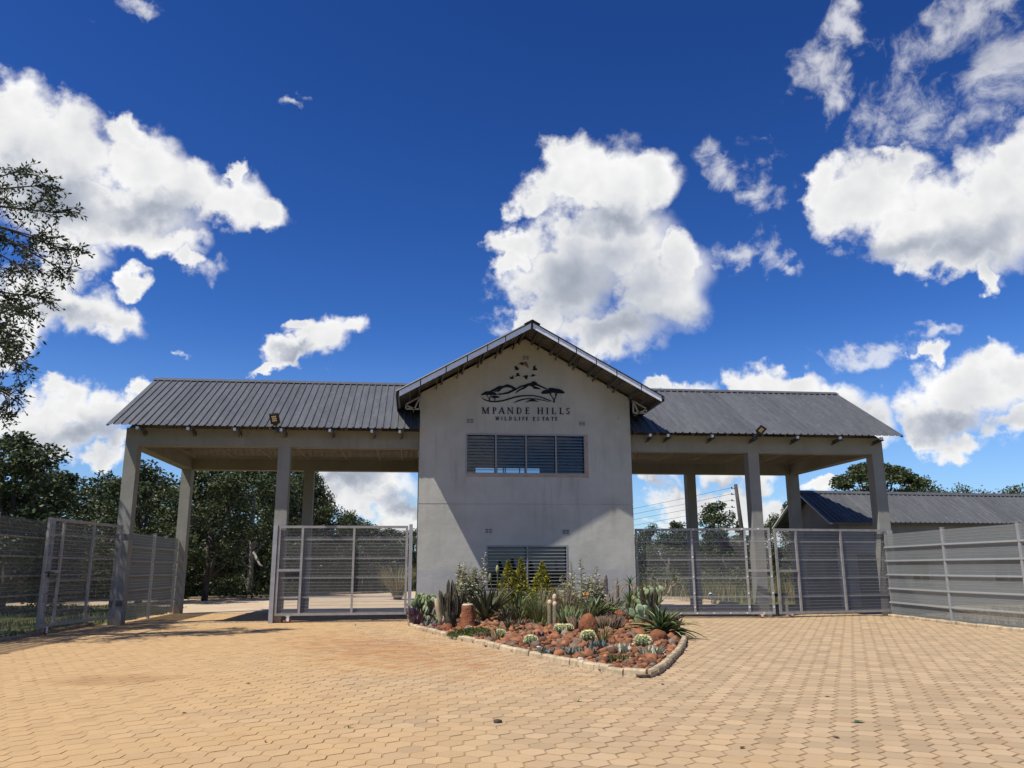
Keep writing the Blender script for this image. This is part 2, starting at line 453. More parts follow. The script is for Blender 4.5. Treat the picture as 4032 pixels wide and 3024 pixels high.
def paver_mat(bed=False):
    mt_ = bpy.data.materials.new('paving_sand' if bed else 'sand_coloured_paver'); mt_.use_nodes = True
    t = NT(mt_.node_tree); b = mt_.node_tree.nodes['Principled BSDF']
    g = t.n('ShaderNodeNewGeometry'); pos = g.outputs['Position']
    sp_ = t.n('ShaderNodeSeparateXYZ'); t.put(sp_.inputs[0], pos)
    x, y, z = sp_.outputs
    n1 = t.noise(pos, .45, 7, .62); n2 = t.noise(pos, 2.2, 9, .68); n3 = t.noise(pos, 45, 5, .7)
    # fine orange sand drifts over the left half of the apron, greyer cement shows to the right
    f = t.m('ADD', t.m('MULTIPLY', t.m('SUBTRACT', 3.2, x), .11), t.m('MULTIPLY', t.m('SUBTRACT', n1, .5), 1.5))
    f = t.sstep(f, -.15, .75)
    a = t.mix(f, c4(PAVE_R), c4(PAVE_L))
    if not bed:
        oi = t.n('ShaderNodeObjectInfo')
        rr = t.m('FRACT', t.m('ADD', oi.outputs['Random'], g.outputs['Random Per Island']))
        odd = t.sstep(t.m('FRACT', t.m('MULTIPLY', rr, 7.3)), .80, .98)
        keep = t.m('SUBTRACT', 1.0, t.m('MULTIPLY', f, .72))
        a = t.v('SCALE', a, None, t.m('ADD', t.m('SUBTRACT', 1.0, t.m('MULTIPLY', keep, .13)), t.m('MULTIPLY', t.m('MULTIPLY', rr, keep), .26)))
        a = t.mix(t.m('MULTIPLY', t.m('MULTIPLY', odd, keep), .5), a, (.29, .215, .135, 1))
    else:
        a = t.mix(t.m('SUBTRACT', .58, t.m('MULTIPLY', f, .40)), a, (.22, .125, .06, 1))
    a = t.mix(t.m('MULTIPLY', t.sstep(n2, .50, .74), .45), a, (.37, .215, .095, 1))
    # red soil washed out of the bed along its left kerb
    px = t.m('DIVIDE', t.m('ADD', t.m('SUBTRACT', x, t.m('MULTIPLY', t.m('SUBTRACT', 19.5, y), .32)), 1.25), 2.5)
    py = t.m('DIVIDE', t.m('SUBTRACT', y, 17.4), 5.6)
    rad = t.m('ADD', t.m('MULTIPLY', px, px), t.m('MULTIPLY', py, py))
    soil = t.sstep(t.m('ADD', t.m('SUBTRACT', 1.0, rad), t.m('MULTIPLY', t.m('SUBTRACT', n2, .5), 4.2)), .1, 1.3)
    streak = t.sstep(t.noise(t.v('MULTIPLY', pos, (.8, 2.6, 1)), 1.7, 8, .7), .38, .62)
    a = t.mix(t.m('MULTIPLY', soil, t.m('ADD', .25, t.m('MULTIPLY', streak, .55))), a, (.36, .165, .06, 1))
    # two more thin drifts of damp sand further left
    qx = t.m('DIVIDE', t.m('ADD', x, 4.4), 1.3); qy = t.m('DIVIDE', t.m('SUBTRACT', y, 13.4), .75)
    r3 = t.m('ADD', t.m('MULTIPLY', qx, qx), t.m('MULTIPLY', qy, qy))
    s3 = t.sstep(t.m('ADD', t.m('SUBTRACT', 1.0, r3), t.m('MULTIPLY', t.m('SUBTRACT', n2, .5), 2.6)), .0, .9)
    a = t.mix(t.m('MULTIPLY', s3, .6), a, (.33, .19, .085, 1))
    a = t.v('SCALE', a, None, t.m('ADD', .90, t.m('MULTIPLY', n3, .2)))
    t.put(b.inputs['Base Color'], a); b.inputs['Roughness'].default_value = .9
    b.inputs['Specular IOR Level'].default_value = .2
    bn = t.n('ShaderNodeBump'); bn.inputs['Strength'].default_value = .5; bn.inputs['Distance'].default_value = .012
    t.put(bn.inputs['Height'], t.m('ADD', n3, t.m('MULTIPLY', n2, 1.2))); t.put(b.inputs['Normal'], bn.outputs[0])
    return mt_
M_paver = paver_mat(); M_bed = paver_mat(True)
PX0, PX1, PY0, PY1 = -9.35, 15.3, 3.0, 33.0
# sand bed the pavers lie in (its level rises where the sand fills the joints)
mb = MB(); nx, ny = 100, 120
vs = []; fs = []
for j in range(ny+1):
    for i in range(nx+1):
        x = PX0 + (PX1-PX0)*i/nx; y = PY0 + (PY1-PY0)*j/ny
        vs.append((x, y, -.0098 + .0096*dust(x, y)**1.1))
for j in range(ny):
    for i in range(nx):
        k = j*(nx+1)+i; fs.append((k, k+1, k+nx+2, k+nx+1))
mb.add(vs, fs, 0, True)
paving = tag(part('paving', mb, M_bed, None), kind='structure')
# hexagonal pavers
ca, sa = math.cos(R(-1.9)), math.sin(R(-1.9))
HX = [(0,.151),(-.1155,.075),(-.1155,-.075),(0,-.151),(.1155,-.075),(.1155,.075)]
cells = []
for j in range(-20, 170):
    for i in range(-90, 110):
        u = i*.240 + (.12 if j % 2 else 0); w_ = j*.2335
        x = ca*u - sa*w_; y = sa*u + ca*w_
        if not (PX0+.1 < x < PX1-.05 and 4.2 < y < 32.9): continue
        if abs(x-3.6) > 6 + (y*.72): continue
        if inside(x, y, KERB_G) or (.1 < x < 7.2 and y > 26.0): continue
        cells.append((x, y))
def paver_geo(mb_, x, y):
    dz_ = rng.uniform(-.0022, .0022); tx = rng.uniform(-.012, .012); ty = rng.uniform(-.012, .012); k_ = rng.uniform(.985, 1.005)
    top = []; rim = []
    g_k = .946 + .030*min(1, dust(x, y)*1.5)
    for hx, hy in HX:
        X_, Y_ = hx*k_*g_k, hy*k_*g_k
        gx = x + ca*X_ - sa*Y_; gy = y + sa*X_ + ca*Y_
        top.append((gx, gy, dz_ + tx*hx + ty*hy))
    for hx, hy in HX:
        X_, Y_ = hx*k_, hy*k_
        gx = x + ca*X_ - sa*Y_; gy = y + sa*X_ + ca*Y_
        rim.append((gx, gy, dz_ + tx*hx + ty*hy - .011))
    fs_ = [(0,1,2,3,4,5)] + [(6+i, 6+(i+1) % 6, (i+1) % 6, i) for i in range(6)]
    mb_.add(top + rim, fs_[:1]); mb_.add(top + rim, fs_[1:], 1)
cells.sort(key=lambda c: c[1] + .02*abs(c[0]))
vis = [c for c in cells if c[1] > 6.35 and abs(c[0] - (.84 + (c[1]-7.1)*.121)) < 4.2 + (c[1]-7.1)*.66]
near = vis[:300]; ns = set(near)
for x, y in near:
    q = MB(); paver_geo(q, x, y); part('paver', q, [M_paver, M_bed], paving)
q = MB()
for c in cells:
    if c not in ns: paver_geo(q, *c)
tag(part('pavers', q, [M_paver, M_bed], paving), kind='stuff')

# road behind the gates
M_road = pmat('pale_paved_road', (.50, .385, .25), .9, var=.14, vs=1.2, bump=.5, bs=9, col2=(.42, .27, .14), c2s=.6, c2lo=.5, c2hi=.75)
RD = [(-9.35,33),(15.3,33),(13.7,34.2),(13.5,36.5),(13.2,40),(12.4,45),(10.5,52),(7,62),(1,62),(-2,57.2),(-6.6,53.1),(-11.6,48.8),(-21.5,47),(-60,44),(-60,40),(-24,42.5),(-13,41),(-9.8,38)]
mb = MB(); mb.add([(x, y, -.012) for x, y in RD], [list(range(len(RD)))]); 
tag(part('road', mb, M_road, None), kind='structure')
mb = MB(); mb.add([(15.3,14,-.03),(40,14,-.03),(40,33,-.03),(15.3,33,-.03)], [(0,1,2,3)])
tag(part('yard', mb, pmat('bare_soil', (.30, .22, .135), .95, var=.25, vs=1.5, bump=.6, bs=14, col2=(.16, .155, .06), c2s=.9), None), kind='structure')
# drain gratings across the left bay
def grating(name, x0, x1, y, w):
    st = tag(part(name, (lambda q_: (q_.box(x0, x1, y, y+.03, -.03, .006), q_.box(x0, x1, y+w-.03, y+w, -.03, .006), q_)[-1])(MB()), M_galv_dark, None), kind='structure')
    q_ = MB(); q_.box(x0, x1, y+.03, y+w-.03, -.09, .002); part('trench', q_, M_dark, st)
    q_ = MB(); n_ = int((x1-x0)/.16)
    for i in range(n_):
        xx = x0 + .16*i + .04; q_.add([(xx,y+.03,.006),(xx+.07,y+.03,.006),(xx+.12,y+w-.03,.006),(xx+.05,y+w-.03,.006)], [(0,1,2,3)])
    part('grate_bars', q_, M_galv_dark, st)
grating('drain_grating', -8.6, -.3, 26.85, .26)
grating('drain_grating', -8.4, -.3, 32.45, .24)

# ------------------------------------------------------------------ kerbs
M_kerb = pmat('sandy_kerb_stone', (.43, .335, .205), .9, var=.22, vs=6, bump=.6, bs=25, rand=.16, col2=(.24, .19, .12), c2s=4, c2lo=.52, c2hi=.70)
def polyline(pts):
    d = [0]
    for a, b in zip(pts, pts[1:]): d.append(d[-1] + math.dist(a, b))
    def at(s):
        s = max(0, min(d[-1], s))
        for i in range(len(pts)-1):
            if s <= d[i+1] or i == len(pts)-2:
                t = (s-d[i])/max(1e-6, d[i+1]-d[i])
                return (pts[i][0]+(pts[i+1][0]-pts[i][0])*t, pts[i][1]+(pts[i+1][1]-pts[i][1])*t)
    return at, d[-1]
def kerb(pts, L, w, h, z0=-.05, mat=None, jit=.012):
    at, tot = polyline(pts)
    mb_ = MB(); at0 = at
    for i in range(int(tot/.5)+1):       # mortar bed under the stones
        a = at(i*.5); b = at(min(tot, i*.5+.5))
        mb_.bar((a[0], a[1], z0+.03), (b[0], b[1], z0+.03), w*.8, .07)
    root = tag(part('kerb', mb_, mat or M_kerb, None), kind='structure')
    s = 0
    while s < tot-.05:
        l = L*rng.uniform(.85, 1.15); e = min(tot, s+l)
        a = at(s+.006); b = at(e-.006)
        dx_, dy_ = b[0]-a[0], b[1]-a[1]; q_ = math.hypot(dx_, dy_)
        if q_ < .04: s = e; continue
        ux, uy = dx_/q_, dy_/q_; nx_, ny_ = -uy, ux
        j1, j2, hj = rng.uniform(-jit, jit), rng.uniform(-jit, jit), rng.uniform(-jit, jit)
        c_ = .022
        def P3(t, o, z): return (a[0]+ux*t+nx_*o, a[1]+uy*t+ny_*o, z)
        prof = [(-w/2, z0), (-w/2, h-c_*1.3), (-w/2+c_, h), (w/2-c_, h), (w/2, h-c_*1.3), (w/2, z0)]
        vs_ = [P3(0, o+j1, z+(hj if z > z0 else 0)) for o, z in prof] + [P3(q_, o+j2, z+(hj if z > z0 else 0)) for o, z in prof]
        n_ = len(prof)
        fs_ = [list(range(n_)), list(range(2*n_-1, n_-1, -1))] + [[i, i+n_, (i+1) % n_+n_, (i+1) % n_] for i in range(n_)]
        q = MB(); q.add(vs_, fs_); part('kerb_stone', q, mat or M_kerb, root, True)
        s = e
    return root
kerb(KERB_G, .38, .115, .105)
kerb([(15.42,25.6),(15.36,24.75),(15.04,21.7),(14.9,20.4),(14.95,19.1),(15.2,16.5)], .42, .13, .09)
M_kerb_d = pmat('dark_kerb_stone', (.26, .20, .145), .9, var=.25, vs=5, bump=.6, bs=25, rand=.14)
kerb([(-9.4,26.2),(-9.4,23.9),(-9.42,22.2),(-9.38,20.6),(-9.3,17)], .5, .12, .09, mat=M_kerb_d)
kerb([(13.75,34.2),(13.5,36.5),(13.2,40),(12.4,45)], .45, .16, .14)
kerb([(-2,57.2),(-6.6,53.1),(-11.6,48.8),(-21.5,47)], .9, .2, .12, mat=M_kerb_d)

# ------------------------------------------------------------------ gatehouse
TX0, TX1, TY0, TY1 = .14, 7.15, 26.1, 33.3
APX, APZ, EVX, EVZ, RY0, RY1 = 3.62, 9.26, -.62, 6.89, 24.4, 34.4
SL = (APZ-EVZ)/(APX-EVX)
WU = (1.63, 5.605, 4.57, 5.905); WL = (2.307, 4.943, .942, 2.31)
gate_house = thing('gatehouse', 'two-storey grey plastered gatehouse with pitched roof between the two canopies', 'building', (3.6, 26.1, 0))
T = .22
mb = MB()
def wall_rect(x0, x1, z0, z1, y0=TY0): mb.box(x0, x1, y0, TY0+T, z0, z1)
wall_rect(TX0, TX1, -.1, WL[2])
wall_rect(TX0, WL[0], WL[2], WL[3]); wall_rect(WL[1], TX1, WL[2], WL[3])
wall_rect(TX0, TX1, WL[3], 3.598)
wall_rect(TX0+.012, TX1-.012, 3.598, 3.624, TY0+.014)
wall_rect(TX0, TX1, 3.624, WU[2])
wall_rect(TX0, WU[0], WU[2], WU[3]); wall_rect(WU[1], TX1, WU[2], WU[3])
zs = lambda x: EVZ + SL*((x-EVX) if x < APX else (2*APX-EVX-x)) - .10
mb.prism([(TX0,WU[3]),(TX1,WU[3]),(TX1,zs(TX1)),(APX,zs(APX)),(TX0,zs(TX0))], TY0, TY0+T, lambda x, z, d: (x, d, z))
mb.box(TX0, TX0+T, TY0+T, TY1, -.1, zs(TX0)); mb.box(TX1-T, TX1, TY0+T, TY1, -.1, zs(TX1))
# back wall with a ribbon window high up
BW = (2.45, 5.2, 4.9, 5.64)
mb.box(TX0+T, TX1-T, TY1-T, TY1, -.1, BW[2]); mb.box(TX0+T, BW[0], TY1-T, TY1, BW[2], BW[3]); mb.box(BW[1], TX1-T, TY1-T, TY1, BW[2], BW[3]); mb.box(TX0+T, TX1-T, TY1-T, TY1, BW[3], 7.3)
mb.prism([(TX0+T,7.3),(TX1-T,7.3),(TX1-T,zs(TX1)+.1),(APX,zs(APX)),(TX0+T,zs(TX0)+.1)], TY1-T, TY1, lambda x, z, d: (x, d, z))
part('wall', mb, M_plaster, gate_house)
mb = MB(); mb.box(TX0+T, TX1-T, TY0+T, TY1-T, 3.3, 3.55); part('floor_slab', mb, pmat('floor_dark', (.05,.048,.045), .8), gate_house)  # floor near-black, the room's shade put into its colour
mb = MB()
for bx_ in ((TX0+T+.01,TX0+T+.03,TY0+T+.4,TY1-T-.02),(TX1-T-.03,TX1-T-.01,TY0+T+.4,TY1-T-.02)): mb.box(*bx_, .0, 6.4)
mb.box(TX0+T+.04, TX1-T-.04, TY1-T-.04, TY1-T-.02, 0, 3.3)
part('shade_lining', mb, pmat('painted_room_shade', (.07,.068,.065), .9), gate_house)  # dark sheets added inside the walls so the room reads as shaded
mb = MB(); mb.box(TX0+T, TX1-T, TY0+T, TY1-T, 6.4, 6.43); part('ceiling_board', mb, pmat('ceiling_dark', (.05,.05,.05), .9), gate_house)  # ceiling near-black too, standing in for indoor shade
mb = MB()
mb.box(WU[1]+.012, WU[1]+.085, TY0-.002, TY0+.01, WU[2]-.10, WU[3]+.01); mb.box(WU[0]+.02, WU[1]+.085, TY0-.003, TY0+.01, WU[2]-.085, WU[2]-.012)
part('plaster_patch', mb, M_patch, gate_house)

def ibr(name, width, run, rise, pitch=.235, th=.004):
    """trapezoidal roof sheet: local x along the eave, y up the slope run, z rise"""
    prof = [(0,0)]; x = 0
    while x < width-.01:
        for px_, pz_ in ((.150,0),(.166,.036),(.204,.036),(.220,0),(.235,0)):
            px_ *= pitch/.235
            if x+px_ <= width+.001: prof.append((x+px_, pz_))
        x += pitch
    nrm = Vector((0, -rise, run)).normalized()
    q_ = MB(); n_ = len(prof); vs_ = []
    for lay in (0, 1):
        for end in (0, 1):
            for px_, pz_ in prof:
                b_ = Vector((px_, run*end, rise*end)) + nrm*(pz_ - th*lay)
                vs_.append(b_)
    fs_ = []
    for i in range(n_-1):
        fs_.append((i, i+1, n_+i+1, n_+i)); fs_.append((2*n_+i+1, 2*n_+i, 3*n_+i, 3*n_+i+1))
        fs_.append((i+1, i, 2*n_+i, 2*n_+i+1)); fs_.append((n_+i, n_+i+1, 3*n_+i+1, 3*n_+i))
    q_.add(vs_, fs_)
    return q_.mesh(name, M_roof)
def lay_sheets(parent, me, width, n, origin, rotz):
    for i in range(n):
        off = Matrix.Rotation(rotz, 4, 'Z') @ Vector((width*i, 0, 0))
        o = bpy.data.objects.new('roof_sheet', me); C.objects.link(o)
        o.parent = parent; o.matrix_parent_inverse = root_inv(parent)
        o.location = Vector(origin) + off; o.rotation_euler = (0, 0, rotz)
run = APX-EVX; rise = APZ-EVZ
me = ibr('roof_sheet', .705, run, rise)
n = 14
lay_sheets(gate_house, me, .705, n, (EVX, RY0+n*.705, EVZ), R(-90))
lay_sheets(gate_house, me, .705, n, (2*APX-EVX, RY0, EVZ), R(90))
mb = MB()
for sg in (-1, 1):
    a = Vector((APX, RY0-.03, APZ+.062)); b = Vector((APX+sg*.26, RY0-.03, APZ+.062-.26*SL))
    L = Vector((0, n*.705+.06, 0)); dwn = Vector((0, 0, -.012))
    vs = [a, b, b+L, a+L]; vs += [p+dwn for p in vs]
    mb.add(vs, [(0,1,2,3),(7,6,5,4),(0,4,5,1),(1,5,6,2),(2,6,7,3),(3,7,4,0)])
part('ridge_cap', mb, M_roof, gate_house, True)
# galvanised rake boards in lengths with open joints, purlins and eave trusses under the overhang
cuts = [.02, .175, .36, .515, .665, .80, .995]
for sg in (-1, 1):
    for a, b in zip(cuts, cuts[1:]):
        def pt(t, dz_, y):
            x = EVX+run*t; z = EVZ+rise*t+dz_
            return (x if sg < 0 else 2*APX-x, y, z)
        q = MB(); a2, b2 = a+.004, b-.004
        q.add([pt(a2,-.03,RY0+.05),pt(b2,-.03,RY0+.05),pt(b2,-.20,RY0+.05),pt(a2,-.20,RY0+.05),pt(a2,-.03,RY0+.085),pt(b2,-.03,RY0+.085),pt(b2,-.20,RY0+.085),pt(a2,-.20,RY0+.085)], [(0,1,2,3),(7,6,5,4),(0,4,5,1),(1,5,6,2),(2,6,7,3),(3,7,4,0)])
        part('fascia', q, M_galv, gate_house, True)
    for t in (.02, .17, .34, .50, .65, .80, .95):
        q = MB(); x = EVX+run*t; z = EVZ+rise*t-.085
        if sg > 0: x = 2*APX-x
        q.box(x-.025, x+.025, RY0+.10, TY0+.02 if .17 < t else 26.4, z-.11, z+.035); part('purlin', q, M_truss, gate_house)
    for t in (.10, .30, .46, .62, .76, .90):
        q = MB(); x = EVX+run*t; z = EVZ+rise*t-.12
        if sg > 0: x = 2*APX-x
        q.bar((x, RY0+.3, z-.03), (x, TY0+.01, z-.10), .03, .08); part('outrigger', q, M_truss, gate_house)
    # lattice truss end beside the wall head
    q = MB(); xw = TX0 if sg < 0 else TX1; s_ = sg
    x0 = xw + s_*.02; x1 = xw + s_*.46; z0 = 6.60; yy = 25.7
    for a, b in (((x0,z0),(x1,z0)), ((x1,z0),(x1,z0+.13)), ((x0,z0+.40),(x1,z0+.15)), ((x0,z0),(x0,z0+.42)), ((x0+s_*.03,z0+.33),(x0+s_*.17,z0)), ((x0+s_*.17,z0),(x1,z0+.12))):
        q.bar((a[0],yy,a[1]), (b[0],yy,b[1]), .045, .045, up=(0,1,0))
    q.bar((x0+s_*.2,yy,z0+.02), (x0+s_*.2,TY0+.25,z0+.02), .04)
    part('eave_truss', q, M_galv_dark, gate_house)
    q = MB(); q.bar((EVX if s_ < 0 else 2*APX-EVX, RY0+.1, EVZ-.07), (EVX if s_ < 0 else 2*APX-EVX, RY1-.2, EVZ-.07), .02, .10); part('eave_purlin', q, M_truss, gate_house)

def window(x0, x1, z0, z1, bays, nbars, mbar):
    q = MB(); y0 = TY0-.012; f = .05
    q.box(x0, x1, y0, y0+.06, z1-f, z1); q.box(x0, x1, y0, y0+.06, z0, z0+f)
    q.box(x0, x0+f, y0, y0+.06, z0+f, z1-f); q.box(x1-f, x1, y0, y0+.06, z0+f, z1-f)
    wd = part('window', q, M_frame, gate_house)
    bw = (x1-x0)/bays
    for i in range(1, bays):
        q = MB(); q.box(x0+bw*i-.022, x0+bw*i+.022, y0+.002, y0+.058, z0+f, z1-f); part('mullion', q, M_frame, wd)
    for i in range(bays):
        for k in range(nbars):
            z = z0+f + (z1-z0-2*f)*(k+1)/(nbars+1)
            q = MB(); q.box(x0+bw*i+.022+(f-.022 if i == 0 else 0), x0+bw*(i+1)-.022-(f-.022 if i == bays-1 else 0), y0+.012, y0+.030, z-.0075, z+.0075); part('burglar_bar', q, mbar, wd)
        q = MB(); xa, xb = x0+bw*i+.03, x0+bw*(i+1)-.03
        q.box(xa, xb, TY0+.13, TY0+.136, z0+.02, z1-.02); part('pane', q, M_glass, wd)
        q = MB()
        for a in (xa-.03, xb-.01): q.box(a, a+.04, TY0+.11, TY0+.15, z0, z1)
        q.box(xa+.01, xb-.01, TY0+.11, TY0+.15, z1-.06, z1); q.box(xa+.01, xb-.01, TY0+.11, TY0+.15, z0, z0+.05)
        part('casement', q, M_dark, wd)
    return wd
window(*WU, 4, 11, M_bar); window(*WL, 2, 11, M_bar_sunlit)
q = MB()
for i, x in enumerate((BW[0], 3.35, 3.62, 3.70, 4.3, BW[1]-.04)): q.box(x, x+.04, TY1-.16, TY1-.06, BW[2], BW[3])
part('back_window', q, M_dark, gate_house)
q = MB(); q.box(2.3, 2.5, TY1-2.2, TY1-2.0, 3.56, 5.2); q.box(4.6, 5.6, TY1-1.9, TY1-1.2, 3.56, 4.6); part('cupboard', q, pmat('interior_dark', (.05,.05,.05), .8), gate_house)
# air bricks
def air_brick(x, z, w=.24, h=.16, parent=None):
    q = MB(); y0 = TY0-.012
    q.box(x-w/2, x+w/2, y0, TY0+.01, z-h/2, z+h/2)
    ab = part('air_brick', q, pmat('air_brick_grey', (.36,.355,.33), .85), parent)
    q = MB()
    for i in (-1, 1):
        for k in (-1, 0, 1):
            q.box(x+i*.056-.046, x+i*.056+.046, y0-.001, y0+.006, z+k*.047-.011, z+k*.047+.011)
    part('vent_slot', q, M_dark, ab)
for x, z in ((3.634,8.501),(1.772,6.313),(5.502,6.284),(2.387,2.755),(4.889,2.731)): air_brick(x, z, parent=gate_house)
q = MB(); q.box(6.72, 6.77, TY0-.006, TY0+.01, 6.42, 6.52); part('cable_plate', q, M_patch, gate_house)

# ------------------------------------------------------------------ canopies
ROOFH = (8.33-5.95)/4.15
def canopy(x_out, x_in, cols, label, ends, sign):
    """x_out: outer column face, x_in: where it meets the gatehouse, cols: (x0, x1) of the column pairs"""
    cp = thing('entrance_canopy', label, 'canopy', ((x_out+x_in)/2, 26.4, 0), 'drive-through canopies beside the gatehouse')
    lo, hi = min(x_out, x_in), max(x_out, x_in)
    for (c0, c1) in cols:
        for (y0, y1) in ((26.4, 26.8), (32.8, 33.2)):
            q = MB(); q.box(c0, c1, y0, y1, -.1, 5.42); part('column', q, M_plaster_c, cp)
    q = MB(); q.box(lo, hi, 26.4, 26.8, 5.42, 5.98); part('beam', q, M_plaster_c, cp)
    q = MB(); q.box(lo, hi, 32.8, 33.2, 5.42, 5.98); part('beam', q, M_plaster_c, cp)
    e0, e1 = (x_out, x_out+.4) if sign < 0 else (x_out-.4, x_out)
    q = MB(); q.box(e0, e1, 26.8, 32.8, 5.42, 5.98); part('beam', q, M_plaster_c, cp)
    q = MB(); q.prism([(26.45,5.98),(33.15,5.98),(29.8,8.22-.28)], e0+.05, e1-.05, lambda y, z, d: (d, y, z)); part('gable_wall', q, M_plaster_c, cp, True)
    # ceiling battens
    for k in range(18):
        y = 26.98 + k*.33
        q = MB(); q.box(lo+(.4 if sign < 0 else 0), hi-(0 if sign < 0 else .4), y, y+.055, 5.832, 5.846); part('ceiling_slat', q, M_slat, cp)
    for x in ends:
        q = MB(); q.box(x-.025, x+.025, 26.85, 32.75, 5.853, 5.93); 
        q.bar((x, 26.85, 6.40), (x, 29.8, 8.12), .05, .09, up=(1,0,0)); q.bar((x, 32.75, 6.40), (x, 29.8, 8.12), .05, .09, up=(1,0,0)); q.bar((x, 29.8, 5.93), (x, 29.8, 8.1), .05)
        tr = part('truss', q, M_slat, cp)
        q = MB()
        q.bar((x+.09, 26.45, 5.80), (x+.09, 25.78, 5.86), .03, .12, up=(0,0,1)); q.bar((x+.13, 26.42, 5.74), (x+.13, 26.42, 5.98), .03, .03); q.bar((x+.02, 26.42, 5.72), (x+.13, 25.8, 5.82), .02, .03)
        part('rafter_tail', q, M_truss, tr)
        q = MB(); q.box(x-.037, x+.037, 25.70, 25.78, 5.825, 5.91); part('rafter_end', q, M_galv, tr)
    # roof
    o_, i_ = (x_out-.36, .135) if sign < 0 else (x_out+.36, 7.155)
    w = abs(o_-i_); n_ = max(1, round(w/.705)); sw = w/n_
    me_ = ibr('roof_sheet', sw, 4.15, 4.15*ROOFH, pitch=sw/3)
    x0 = min(o_, i_)
    lay_sheets(cp, me_, sw, n_, (x0, 25.65, 5.95), 0)
    lay_sheets(cp, me_, sw, n_, (x0+w, 33.95, 5.95), R(180))
    q = MB()
    for s_ in (-1, 1):
        a = Vector((x0-.02, 29.8, 8.33+.055)); b = Vector((x0-.02, 29.8+s_*.22, 8.33+.055-.22*ROOFH)); L = Vector((w+.04, 0, 0)); dw = Vector((0,0,-.012))
        vs_ = [a, b, b+L, a+L]; vs_ += [p+dw for p in vs_]
        q.add(vs_, [(0,1,2,3),(7,6,5,4),(0,4,5,1),(1,5,6,2),(2,6,7,3),(3,7,4,0)])
    part('ridge_cap', q, M_roof, cp, True)
    q = MB()
    for s_ in (-1, 1):
        for xx in (o_+.02*sign*-1,):
            q.bar((xx, 29.8+s_*4.1, 5.93), (xx, 29.8, 8.27), .03, .07, up=(1,0,0))
    part('barge_board', q, M_truss, cp)
    for (c0, c1) in cols:
        if abs(c0-x_out) < .5 or abs(c1-x_out) < .5:
            for z in (2.52, .55):
                q = MB(); q.box(c0-.012, c1+.012, 26.388, 26.812, z, z+.16); part('hinge_strap', q, M_truss, cp)
    return cp
LC = [(-9.03,-8.65),(-4.35,-3.97)]; RC = [(11.34,11.72),(15.87,16.28)]
canL = canopy(-9.03, TX0, LC, 'grey gate canopy with charcoal ribbed roof over the open gate, beside the dark wood', (-8.5,-7.0,-5.6,-4.19,-2.69,-1.38,-.5), -1)
canR = canopy(16.28, TX1, RC, 'grey gate canopy with charcoal ribbed roof over the double gates beside the low store', (7.72,8.33,9.85,11.35,12.85,14.37,15.86), 1)

